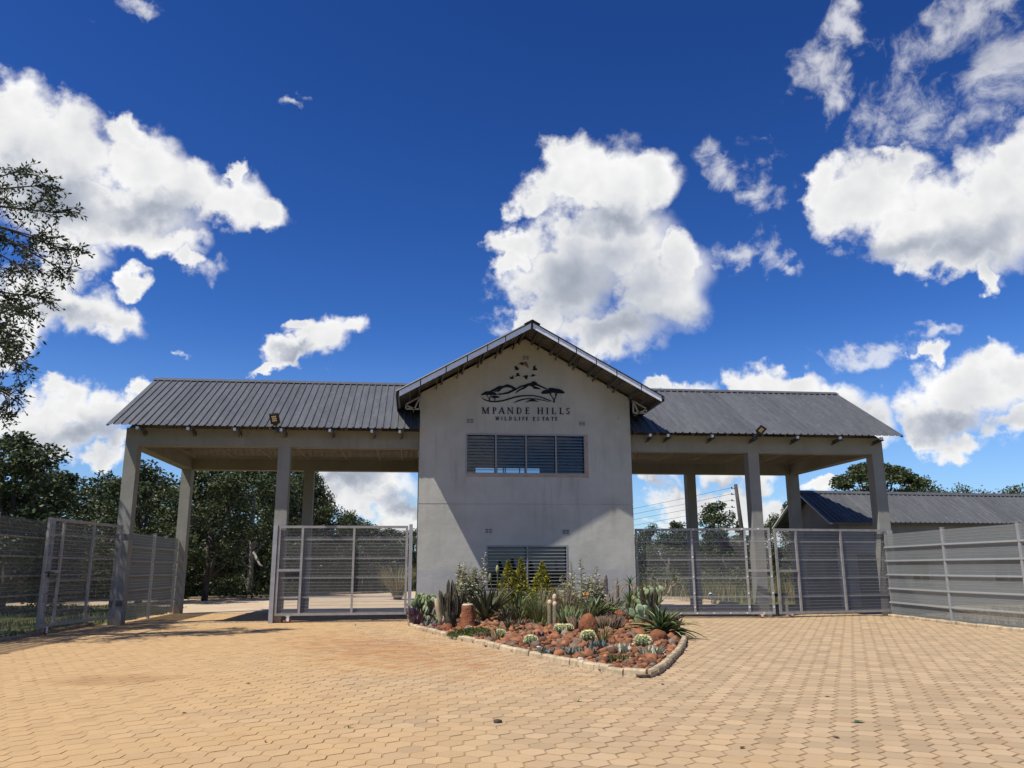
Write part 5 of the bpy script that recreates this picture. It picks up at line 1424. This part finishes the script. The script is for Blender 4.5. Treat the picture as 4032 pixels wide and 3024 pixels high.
# low succulents near the tip
def succ(label, x, y, n, L, Wd, mats, seed, name='succulent', spread=.0):
    g_ = random.Random(seed); q = MB()
    for k in range(n):
        a = k*GA; f_ = k/n; ox = g_.uniform(-spread, spread); oy = g_.uniform(-spread*.6, spread*.6)
        blade(q, L*g_.uniform(.75,1.1), Wd, 80-45*f_+g_.uniform(-8,8), 75-30*f_, 4, .5, az=a, org=(ox, oy, -.02), base_w=.9, widest=.3)
    return clump(name, label, 'succulent', x, y, [('leaves', q, mats)])
succ('blue-green succulent clump at the middle of the long kerb', 2.62, 15.25, 60, .20, .045, M_blue, 1, spread=.28)
succ('dark blue-green succulent clump between two others along the long kerb', 2.98, 14.75, 60, .21, .045, M_blue, 2, spread=.24)
succ('blue-green succulent clump beneath the grass-wrapped barrel cactus', 3.40, 15.35, 46, .22, .045, M_blue, 3, spread=.17)
succ('pale striped succulent alone in the stones left of the kerb tip', 3.72, 14.65, 26, .22, .05, M_palebl, 4, spread=.1)
succ('pale striped succulent just below the nearest barrel cactus', 4.22, 14.55, 40, .25, .05, M_palebl, 5, spread=.16)
succ('small bright green succulent close to the kerb tip', 3.42, 13.75, 40, .19, .03, M_grass, 6, spread=.14)
succ('dark pink-tipped succulent in the stones left of the barrel pair', 2.72, 17.9, 26, .18, .06, M_purple, 7, spread=.12)
succ('red-leaved succulent left of the barrel pair', 2.98, 17.95, 9, .17, .06, pmat('red_leaf', (.20,.02,.045), .5, var=.2), 8)
succ('bronze succulents in front of the flowering green mat', 1.72, 18.9, 34, .17, .035, M_bronze, 9, spread=.25)
succ('purple-brown leafy plant at the tower corner left of the prickly pear', .18, 24.2, 70, .55, .10, M_purple, 10, 'leafy_plant', .2)
succ('low dark purple plant at the kerb end by the tower corner', .25, 23.35, 50, .36, .08, M_purple, 11, 'leafy_plant', .16)
succ('purple-grey leafy plant peeping out right of the largest agave', 6.42, 20.6, 70, .5, .09, M_purple, 12, 'leafy_plant', .28)
succ('blue-grey low succulent under the prickly pear', .65, 22.9, 40, .24, .05, M_blue, 13, spread=.3)
q = MB(); g_ = random.Random(31)
for k in range(3800):
    a = g_.uniform(0,6.28); r_ = g_.random()**.5; x = math.cos(a)*r_*.72; y = math.sin(a)*r_*.62
    z = .13*(1-r_*r_)+.05*mnoise.noise(Vector((x*5,y*5,0)))
    card(q, Vector((x,y,z)), Vector((g_.uniform(-1,1), g_.uniform(-1,1), g_.uniform(.2,1.2))), g_.uniform(.03,.06), .028, 0 if g_.random() < .6 else 1)
for k in range(14):
    a = g_.uniform(0,6.28); r_ = g_.random()**.5; x = math.cos(a)*r_*.66; y = math.sin(a)*r_*.5+.1; z = .17*(1-r_*r_)+.04
    for m_ in range(5): card(q, Vector((x,y,z)), Vector((math.cos(m_*1.26), math.sin(m_*1.26), .4)), .03, .02, 2)
clump('flowering_mat', 'low green mat plant dotted with tiny yellow flowers at the long kerb', 'ground cover', 1.55, 19.75, [('foliage', q, [M_grass, M_limed, M_flower])])
q = MB()
for k in range(12): card(q, Vector((rng.uniform(-.08,.08), rng.uniform(-.05,.05), .08)), Vector((rng.uniform(-1,1), rng.uniform(-1,1), .5)), .07, .05, k % 3 == 0)
clump('magenta_flower', 'tiny magenta flowers beside the kerb under the prickly pear', 'flower', .62, 22.2, [('petals', q, [M_mag, M_purple])])
for lb, x, y, n_, L_, W_, m_, sd_, sp_ in succ_later: succ(lb, x, y, n_, L_, W_, m_, sd_, spread=sp_)
# litter and soil crumbs
q = MB(); g_ = random.Random(5)
for k in range(520):
    y = 12.6+11*g_.random(); x = (19.5-y)*.32-.2+g_.gauss(-.5, .75)
    if inside(x, y, KERB_G): continue
    s_ = g_.uniform(.004,.014); q.add([(x-s_,y-s_,.0),(x+s_,y-s_*.7,.0),(x+s_*.8,y+s_,.0),(x-s_*.8,y+s_*.9,.0),(x+g_.uniform(-.3,.3)*s_,y,s_*.8)], [(0,1,4),(1,2,4),(2,3,4),(3,0,4)])
tag(part('soil_crumbs', q, pmat('soil_crumb', (.24,.115,.05), .95, var=.3, rand=.3), None), kind='stuff')
M_dl = pmat('dry_leaf', (.16, .085, .045), .8, var=.3, vs=12, rand=.3); M_gl = pmat('fallen_green_leaf', (.05,.10,.045), .6)
for k, (x, y, s_, lb) in enumerate(((-2.55,10.2,.05,'curled dry leaf on the sandy pavers towards the lower left corner'),(-1.35,8.45,.05,'dry leaf at the lower left edge of the paving, nearest the viewer'),(-2.3,12.6,.06,'dry leaf beside the long brown sand stain'),(.3,9.3,.05,'dry leaf on the bare pavers left of the dark stone chip'),(3.0,7.55,.07,'dark curled leaf at the bottom of the grey pavers'),(4.05,7.85,.07,'dark curled leaf on the grey pavers below the fallen green leaf'),(3.5,11.6,.08,'dry leaf on the pavers just in front of the kerb tip'),(5.2,10.2,.06,'dry leaf on the grey pavers beyond the fallen green leaf'),(6.0,14.5,.06,'dry leaf on the pavers right of the short kerb'))):
    q = MB(); s_ *= .62; a = k*1.7; ca_, sa_ = math.cos(a), math.sin(a)
    pts = [(-s_,0,.006),(-.3*s_,.45*s_,.016),(s_,.1*s_,.012),(-.2*s_,-.4*s_,.020),(.1*s_,0,.004)]
    q.add([(x+px_*ca_-py_*sa_, y+px_*sa_+py_*ca_, pz_) for px_, py_, pz_ in pts], [(0,4,1),(1,4,2),(2,4,3),(3,4,0)])
    tag(part('fallen_leaf', q, M_dl, None), lb, 'leaf', 'dry leaves on the paving')
q = MB(); q.add([(4.62,8.55,.006),(4.68,8.62,.018),(4.76,8.57,.012),(4.69,8.52,.02)], [(0,3,1),(1,3,2)])
tag(part('fallen_leaf', q, M_gl, None), 'single green leaf fallen on the grey pavers', 'leaf')
me_ = rock_mesh('stone_chip', 77, 2, .4, pmat('dark_chip', (.05,.035,.028), .9), .6)
for v in me_.vertices: v.co = v.co*.045+Vector((.93, 9.12, .012))
tag(link('stone_chip', me_), 'small dark stone chip lying alone on the bare pavers', 'stone')
for k, (x, y, lb) in enumerate(((-.62,9.05,'tiny weed in a joint left of the dark stone chip'),(2.05,10.35,'tiny weed in a paving joint in front of the bed'),(6.35,16.2,'tiny weed against the outer side of the short kerb'),(-1.6,24.6,'tiny weed in front of the shut gate next to the tower'))):
    q = MB()
    for m_ in range(9): blade(q, rng.uniform(.05,.10), .008, rng.uniform(25,80), rng.uniform(0,40), 3, .2, az=rng.uniform(0,6.28), org=(x, y, 0))
    tag(part('weed', q, M_grass, None), lb, 'weed', 'weeds in the paving joints')

# ------------------------------------------------------------------ trees
M_lf1 = leafmat('dark_tree_leaf', (.038, .055, .020), trans=.14, rand=.5, rough=.55)
M_lf2 = leafmat('tree_leaf', (.075, .098, .036), trans=.2, rand=.5, rough=.5)
M_lf3 = leafmat('tree_leaf_yellowish', (.13, .125, .035), trans=.22, rand=.4, rough=.5)
M_bark = pmat('tree_bark', (.085, .070, .055), .95, var=.35, vs=4, bump=.8, bs=20)
M_palebark = pmat('pale_bark', (.24, .21, .175), .9, var=.3, vs=4)
def leaf_clump(q, c, r_, n, L, Wd, g_, mix=(.6,.34,.06), flat=.75, out=.35):
    for k in range(n):
        d = Vector((g_.gauss(0,1), g_.gauss(0,1), g_.gauss(0,1))); d.normalize()
        rr = r_*g_.random()**.45
        p = c + Vector((d.x*rr, d.y*rr, d.z*rr*flat))
        dd = Vector((g_.uniform(-1,1)+d.x*out, g_.uniform(-1,1)+d.y*out, g_.uniform(-.7,.6)+d.z*out))
        u = g_.random(); mi = 0 if u < mix[0] else (1 if u < mix[0]+mix[1] else 2)
        if dd.length < .05: continue
        dd.normalize(); s_ = dd.cross(Vector((g_.uniform(-1,1), g_.uniform(-1,1), g_.uniform(-1,1))))
        if s_.length < .02: continue
        s_.normalize(); l_ = L*g_.uniform(.6,1.25); s_ *= Wd*l_/L*.5
        k_ = len(q.v); a = p-dd*l_*.5; b = p+dd*l_*.5
        q.v.extend([tuple(a), tuple(p+s_), tuple(b), tuple(p-s_)]); q.f.append([k_,k_+1,k_+2,k_+3]); q.mi.append(mi); q.sm.append(False)
def tree_proto(seed, H, Rr, base, shape='bushy', n=60, nl=110, L=.17, Wd=.085, mix=(.6,.34,.06), bark=None, label='', name='tree', cat='tree', group=None, limbs=9):
    g_ = random.Random(seed); t = thing(name, label, cat, (0,0,0), group)
    q = MB(); st_ = MB(); cl = []
    for k in range(n):
        a = g_.uniform(0,6.28)
        if shape == 'umbrella':
            r_ = Rr*g_.random()**.5; tier = g_.choice((0,0,0,1,2)); z = H*(.93-.16*(r_/Rr)**2) - tier*H*.17 + g_.uniform(-.12,.12)
            if tier: r_ = Rr*(.45+.5*g_.random())
            c = Vector((r_*math.cos(a), r_*math.sin(a), z)); cr = Rr*.23; fl = .5
        else:
            u = g_.uniform(-1,1); z = base+(H-base)*.5*(1+u); w_ = math.sqrt(max(0,1-max(0,u)**2.2))*(1 if u > 0 else 1-.35*(-u)**2)
            r_ = Rr*w_*(.35+.62*g_.random()**.6)*(1+.22*math.sin(3*a+seed)+.12*math.sin(7*a+u*4)); c = Vector((r_*math.cos(a), r_*math.sin(a), z-.15*Rr*(u > .6))); cr = Rr*g_.uniform(.20,.34); fl = .8
        cl.append(c); leaf_clump(q, c, cr, nl, L, Wd, g_, mix, fl)
    tb = base+(H-base)*.35
    st_.tube([(0,0,-.2),(.04*H*.3,0,tb*.5),(g_.uniform(-.1,.1),g_.uniform(-.1,.1),tb),(0,0,H*.8)], [.024*H,.019*H,.014*H,.005*H], 8)
    for k in range(limbs):
        c = cl[g_.randrange(len(cl))]; z0 = g_.uniform(base*.5+.2, tb+.1*H); p0 = Vector((0,0,z0))
        md = p0.lerp(c,.5)+Vector((g_.uniform(-.2,.2), g_.uniform(-.2,.2), -.12*H*.3)); st_.tube([p0, md, c], [.013*H,.009*H,.003*H], 5)
    link('crown', q.mesh('crown', [M_lf1, M_lf2, M_lf3]), t, True); link('trunk', st_.mesh('trunk', bark or M_bark), t, True)
    return t
def place(root, used, x, y, H, Rr, pH, pR, rz, label):
    """first use moves the prototype itself"""
    if not used[0]:
        used[0] = True; r_ = root; r_.location = (x, y, -.05); r_.rotation_euler = (0,0,rz); r_['label'] = label
    else: r_ = copy_tree(root, (x, y, -.05), rz, 1, label)
    r_.scale = (Rr/pR, Rr/pR, H/pH)
    return r_
WOOD = 'trees of the dark wood beyond the open gate'
A_ = tree_proto(11, 7, 2.2, .15, 'bushy', 85, 150, .20, .10, (.62,.33,.05), group=WOOD); ua = [False]
B_ = tree_proto(12, 7, 2.2, .3, 'bushy', 75, 140, .19, .10, (.50,.42,.08), group=WOOD); ub = [False]
C_ = tree_proto(13, 7, 2.2, .1, 'bushy', 85, 140, .18, .09, (.66,.30,.04), group=WOOD, bark=M_palebark, limbs=8); uc = [False]
wood = [
 (A_,ua,-15.6,34,7.0,2.6,'dark leafy tree standing behind the mesh fence left of the open gate'),
 (B_,ub,-18.4,36,6.2,2.4,'leafy tree at the left edge of the wood, behind the mesh fence'),
 (B_,ub,-17.5,48,7.0,2.4,'mid-green tree in the gap left of the first canopy column'),
 (C_,uc,-20.6,47,6.6,2.6,'dark tree between the fence-side trees, set further back'),
 (B_,ub,-13.2,42.5,6.9,2.5,'lighter green loose-topped tree right of the first canopy column'),
 (A_,ua,-11.0,46.2,7.6,2.4,'dark tree seen through the open bay just right of its back column'),
 (C_,uc,-9.6,51.0,8.6,2.5,'tall dark tree with pale bare limbs in the middle of the open bay'),
 (A_,ua,-8.5,57.0,9.4,2.9,'tall dark tree left of the middle canopy column'),
 (C_,uc,-7.4,56.0,8.4,1.9,'dark round-topped tree just right of the middle canopy column'),
 (B_,ub,-6.2,60.0,6.8,2.0,'green tree stepping down right of the back canopy column'),
 (A_,ua,-4.9,65.0,5.9,1.9,'lower dark tree near the end of the wood above the shut gate'),
 (B_,ub,-3.6,72.0,5.3,2.0,'last low tree of the wood left of the tower'),
 (C_,uc,-13.8,60.0,8.4,3.4,'deep dark tree closing the wood behind the open bay'),
 (A_,ua,-23.0,56.0,8.0,3.6,'far tree of the wood left of the open gate'),
 (B_,ub,-18.8,62.0,8.8,3.4,'far tall tree of the wood behind the first canopy column'),
 (A_,ua,-27.0,46.0,7.2,3.4,'dark tree at the far left of the wood behind the fence'),
 (B_,ub,-16.0,53.0,6.6,2.8,'tree filling the wood between the two left columns'),
 (A_,ua,-2.6,84.0,5.6,3.2,'low dark tree far behind the shut gate on the open-bay side'),
 (B_,ub,.4,92.0,5.9,3.2,'pale-topped far tree just left of the tower over the shut gate'),
 (C_,uc,-6.2,78.0,6.2,3.0,'far dark tree between the back column and the acacia'),
 (A_,ua,-9.4,66.0,8.0,2.6,'dark tree behind the middle column filling the wood'),
 (A_,ua,-11.8,62.0,9.6,3.2,'tallest dark tree at the back of the open bay'),
]
for k, (p, u, x, y, H, Rr, lb) in enumerate(wood): place(p, u, x, y, H, Rr, 7, 2.2, k*1.3, lb)
RT = 'trees beyond the shut double gates'
D_ = tree_proto(14, 6, 1.8, .9, 'bushy', 62, 130, .18, .10, (.48,.44,.08), group=RT); ud = [False]
E_ = tree_proto(15, 6, 1.8, .5, 'bushy', 60, 130, .17, .09, (.42,.46,.12), group=RT); ue = [False]
right = [
 (E_,ue,18.0,62,5.0,1.6,'low rounded tree just right of the tower over the gate top'),
 (D_,ud,19.6,60,5.05,1.5,'low dark tree left of the dark back column over the gate top'),
 (D_,ud,21.5,56,6.2,1.75,'taller dense dark tree just left of the timber pole'),
 (E_,ue,16.6,66,4.6,1.8,'low tree low behind the gate beside the tower'),
 (E_,ue,23.6,62,4.4,1.7,'low tree between the dense dark tree and the timber pole'),
 (D_,ud,25.6,66,4.5,1.5,'small tree right of the timber pole behind the middle column'),
 (E_,ue,26.9,60,5.4,1.3,'slim tree left of the low store gable'),
 (D_,ud,14.6,70,4.7,2.4,'broad dark low tree beside the tower over the gate'),
 (E_,ue,19.2,72,4.6,2.6,'broad low tree behind the two small trees over the gate'),
 (D_,ud,24.0,74,4.7,2.6,'broad dark low tree behind the timber pole'),
 (D_,ud,18.4,58,3.6,2.2,'dark low bushy tree on the bank behind the gate'),
 (E_,ue,22.6,57,3.6,2.4,'spreading low tree under the tall dense tree'),
 (D_,ud,26.4,64,4.2,2.2,'dark low tree at the store gable end'),
 (D_,ud,28.6,60,6.5,1.3,'tree peeping over the left slope of the low store roof'),
]
for k, (p, u, x, y, H, Rr, lb) in enumerate(right): place(p, u, x, y, H, Rr, 6, 1.8, k*2.1, lb)
BT = 'trees behind the low store'
U_ = tree_proto(16, 9, 2.9, 4.0, 'umbrella', 110, 120, .24, .13, (.30,.50,.20), group=BT, limbs=16); uu = [False]
F_ = tree_proto(17, 8, 2.8, 3.0, 'bushy', 60, 120, .22, .12, (.38,.46,.16), group=BT); uf = [False]
place(U_, uu, 36.0, 60, 10.0, 3.4, 9, 2.9, .4, 'flat-topped layered tree behind the end column and store roof')
place(F_, uf, 40.6, 61, 8.5, 2.4, 8, 2.8, 1.4, 'rounded green tree right of the layered tree behind the store roof')
place(F_, uf, 46.2, 58, 7.7, 2.4, 8, 2.8, 2.9, 'loose tree at the right edge behind the store ridge')
place(F_, uf, 43.6, 60, 7.9, 2.0, 8, 2.8, .2, 'small tree top near the right edge over the store ridge')
# thin acacia beyond the shut gate and far-off bush
t = tree_proto(18, 5, 1.6, 3.2, 'umbrella', 16, 40, .16, .07, (.6,.35,.05), limbs=14, label='thin flat-topped acacia above the shut gate beside the tower'); t.location = (-1.2, 72, -.05)
# shrubs on the verges
def bush(label, x, y, H, Rr, seed, mix, n=16, nl=90, L=.16, name='bush', group=None):
    g_ = random.Random(seed); q = MB(); st_ = MB(); t_ = thing(name, label, 'bush', (x, y, -.05), group)
    for k in range(n):
        a = g_.uniform(0,6.28); r_ = Rr*g_.random()**.5; c = Vector((r_*math.cos(a), r_*math.sin(a), H*(.2+.7*g_.random()*(1-.5*r_/Rr)))); leaf_clump(q, c, Rr*.35, nl, L, L*.55, g_, mix)
        if k % 2 == 0: st_.tube([(0,0,0), c*.6, c], [.03,.02,.008], 4)
    link('foliage', q.mesh('foliage', [M_lf1, M_lf2, M_lf3]), t_, True); link('stems', st_.mesh('stems', M_bark), t_, True)
    return t_
bush('bright leafy bush alone on the lawn in front of the dark wood', -12.7, 53.5, 1.9, 1.2, 1, (.2,.5,.3), 18)
VB = 'weedy bushes on the bank behind the shut gates'
for k, (x, y, H, Rr, mx_, lb) in enumerate(((14.6,46,1.7,1.3,(.2,.45,.35),'yellowish weedy bush on the bank nearest the tower'),(17.2,47,2.1,1.5,(.2,.5,.3),'tall weedy bush on the bank left of the dark back column'),(18.9,45,1.6,1.2,(.15,.4,.45),'yellow-green bush right of the dark back column'),(20.4,48,2.4,1.6,(.3,.5,.2),'largest green weedy bush on the bank'),(22.8,46.5,1.8,1.3,(.2,.4,.4),'weedy bush behind the wicket end of the shut gate'),(16.0,52,2.3,1.8,(.4,.45,.15),'dark bush at the back of the bank near the tower'),(24.5,50,2.2,1.7,(.35,.45,.2),'bush on the bank left of the low store'))):
    bush(lb, x, y, H, Rr, 30+k, mx_, 15, 80, .15, 'weed_bush', VB)
def ground_cover(name, poly, n, h, w_, mats, seed, mixf=.5, clumpy=.5):
    g_ = random.Random(seed); q = MB(); xs = [p[0] for p in poly]; ys = [p[1] for p in poly]; k = 0; tr_ = 0
    while k < n and tr_ < n*6:
        tr_ += 1; x = g_.uniform(min(xs), max(xs)); y = g_.uniform(min(ys), max(ys))
        if not inside(x, y, poly): continue
        nn = mnoise.noise(Vector((x*.5, y*.5, seed)))
        if nn < g_.uniform(-1,.5)*clumpy: continue
        hh = h*g_.uniform(.4,1.15)*(1+.6*nn); a = g_.uniform(0,3.14); dx_, dy_ = math.cos(a)*w_*.5, math.sin(a)*w_*.5; lx, ly = g_.uniform(-.35,.35)*hh, g_.uniform(-.35,.35)*hh
        k_ = len(q.v); q.v.extend([(x-dx_,y-dy_,-.05),(x+dx_,y+dy_,-.05),(x+dx_*.7+lx*.5,y+dy_*.7+ly*.5,hh*.6),(x+lx,y+ly,hh),(x-dx_*.7+lx*.5,y-dy_*.7+ly*.5,hh*.6)]); q.f.append([k_,k_+1,k_+2,k_+3,k_+4]); q.mi.append(0 if g_.random() < mixf else 1); q.sm.append(False); k += 1
    return tag(part(name, q, mats, None), kind='stuff')
ground_cover('tall_grass', [(12.6,45.5),(13.6,40.5),(14.2,37.5),(17,37.5),(30,42),(32,60),(11,60)], 9000, .85, .05, [M_grass, M_straw], 1, .55)
ground_cover('undergrowth', [(-30,55),(-21.5,50.5),(-11.6,52.5),(-6.6,57),(-2,61),(2,70),(-4,76),(-30,66)], 16000, 1.3, .16, [M_lf2, M_lf1], 2, .5)
ground_cover('lawn_grass', [(-30,48),(-21.5,47.6),(-11.6,49.4),(-6.6,53.6),(-2,57.8),(1.5,63),(0,68),(-6,60),(-12,55),(-30,54)], 6000, .14, .05, [M_grass, M_lf3], 3, .6, .2)
ground_cover('lawn_grass', [(-9.7,14),(-9.7,38),(-13,40),(-24,41),(-30,30),(-14,14)], 9000, .13, .035, [M_grass, M_straw], 4, .75, .3)
ground_cover('weeds', [(-9.30,27),(-9.05,27),(-9.05,32.6),(-9.4,32.6)], 160, .22, .03, [M_grass, M_lf2], 5, .6, .1)
ground_cover('weeds', [(-9.50,20),(-9.42,20),(-9.42,26),(-9.55,26)], 200, .16, .03, [M_grass, M_lf2], 6, .6, .1)
ground_cover('dry_grass', [(15.6,15),(24,15),(24,30),(16.2,25.5)], 2500, .16, .03, [M_straw, M_grass], 7, .75, .5)
ground_cover('open_bushland', [(2,64),(8,64),(12.5,52),(13,62),(34,66),(30,110),(-8,110)], 7000, .7, .14, [M_straw, M_grass], 8, .5, .3)
q = MB(); g_ = random.Random(41)
for k in range(420):
    a = g_.uniform(0,6.28); blade(q, g_.uniform(1.4,2.5), .03, g_.uniform(65,88), g_.uniform(10,60), 5, .2, az=a, org=(math.cos(a)*.2*g_.random(), math.sin(a)*.2*g_.random(), 0), mi=0 if g_.random() < .6 else 1, base_w=.9)
t = thing('pampas_tuft', 'tall straw-coloured grass clump beyond the shut gate next to the tower', 'grass tuft', (-.75, 45, -.05)); link('blades', q.mesh('blades', [M_straw, M_grass]), t, True)
# far-off bush reads as one mass
q = MB(); g_ = random.Random(51)
for k in range(190):
    x = -110+250*k/190+g_.uniform(-2,2); y = g_.uniform(125,175); h = g_.uniform(2.6,5.2); 
    if -40 < x < -12: h += 1.5
    for m_ in range(2): leaf_clump(q, Vector((x+g_.uniform(-1,1), y, h*(.3+.45*m_))), g_.uniform(1.6,2.6), 55, .75, .5, g_, (.45,.42,.13))
tag(part('treeline', q, [M_lf1, M_lf2, M_lf3], None), kind='stuff')

# the big tree hanging in from the left, whose crown shades the open gate and the paving
NT_ = thing('tree', 'big overhanging tree whose thin leafy branches hang into view beside the open gate', 'tree', (-14.2, 20.3, -.05))
g_ = random.Random(61); q = MB(); st_ = MB()
seen = [(-10.1,20.0,11.4),(-9.6,20.3,11.2),(-9.5,19.6,10.2),(-9.2,20.4,10.5),(-10.1,20.0,9.5),(-9.2,20.0,9.6),(-8.8,20.5,9.5),(-9.3,19.5,8.6),(-8.8,20.2,8.9),(-9.2,20.0,8.1),(-10.0,20.6,8.2),(-9.3,19.8,7.6),(-9.8,20.2,7.0),(-9.5,20.0,6.4),(-9.7,20.3,5.7),(-9.8,20.0,5.2),(-10.8,21.0,11.1),(-10.0,21.0,9.7),(-10.1,20.0,8.6),(-10.8,20.0,10.0),(-10.9,20.5,7.5),(-10.5,20.5,6.0),(-11.0,20.0,11.2)]
off = [(-15+g_.uniform(-3.6,3.2), 21+g_.uniform(-4.4,4.6), g_.uniform(6.5,11)) for k in range(46)]
def clear_of_column(c):
    t_ = (26.4-c[1])/.297; return not (abs(c[0]+.534*t_+8.84) < 1.7 and 2.3 < c[2]-t_ < 5.9)
off = [c for c in off if clear_of_column(c)]
limbs = [Vector((-13.6,20.2,4.6)), Vector((-12.6,20.4,8.0)), Vector((-12.3,19.8,9.8)), Vector((-13.2,21.6,8.5)), Vector((-14.6,19.0,8.2)), Vector((-15.2,22.2,8.4)), Vector((-12.4,20.6,6.4))]
o_ = Vector((-14.2,20.3,-.05))
st_.tube([Vector((-14.2,20.3,-.3)), Vector((-14.0,20.3,2.4)), limbs[0]], [.34,.29,.24], 10)
for l_ in limbs[1:]:
    md = limbs[0].lerp(l_,.5)+Vector((g_.uniform(-.2,.2), g_.uniform(-.2,.2), .2)); st_.tube([limbs[0], md, l_], [.19,.14,.09], 7)
def sprig(c, r_, n, dens, L):
    """twigs of one leafy spray: thin curved twigs with alternating leaves, gaps between"""
    best = min(limbs[1:], key=lambda p: (p-c).length)
    md = best.lerp(c,.55)+Vector((g_.uniform(-.25,.25), g_.uniform(-.25,.25), .35))
    st_.tube([best, best.lerp(md,.5)+Vector((0,0,.1)), md, c], [.055,.042,.03,.012], 5)
    for k in range(n):
        d = Vector((g_.gauss(.12,1), g_.gauss(0,1), g_.gauss(-.15,.8))).normalized(); e = c+d*r_*g_.uniform(.5,1.1); m2 = c.lerp(e,.5)+Vector((0,0,.12*r_))
        st_.tube([c.lerp(md,.25*g_.random()), m2, e], [.012,.008,.004], 3)
        for m_ in range(dens):
            t_ = .25+.75*m_/dens; p = c.lerp(m2,t_*2) if t_ < .5 else m2.lerp(e,t_*2-1)
            if g_.random() < .18: continue
            a = Vector((g_.uniform(-1,1), g_.uniform(-1,1), g_.uniform(-.8,.7)))+d*.5; l2 = L*g_.uniform(.65,1.2)
            u = g_.random(); card(q, p+a.normalized()*.03, a, l2, l2*.42, 0 if u < .62 else 1)
for c in seen: sprig(Vector(c), .62, 19, 13, .125)
for c in off: sprig(Vector(c), 1.2, 30, 13, .19)
link('crown', q.mesh('crown', [M_lf1, M_lf2]), NT_, False); link('trunk', st_.mesh('trunk', M_bark), NT_, False)
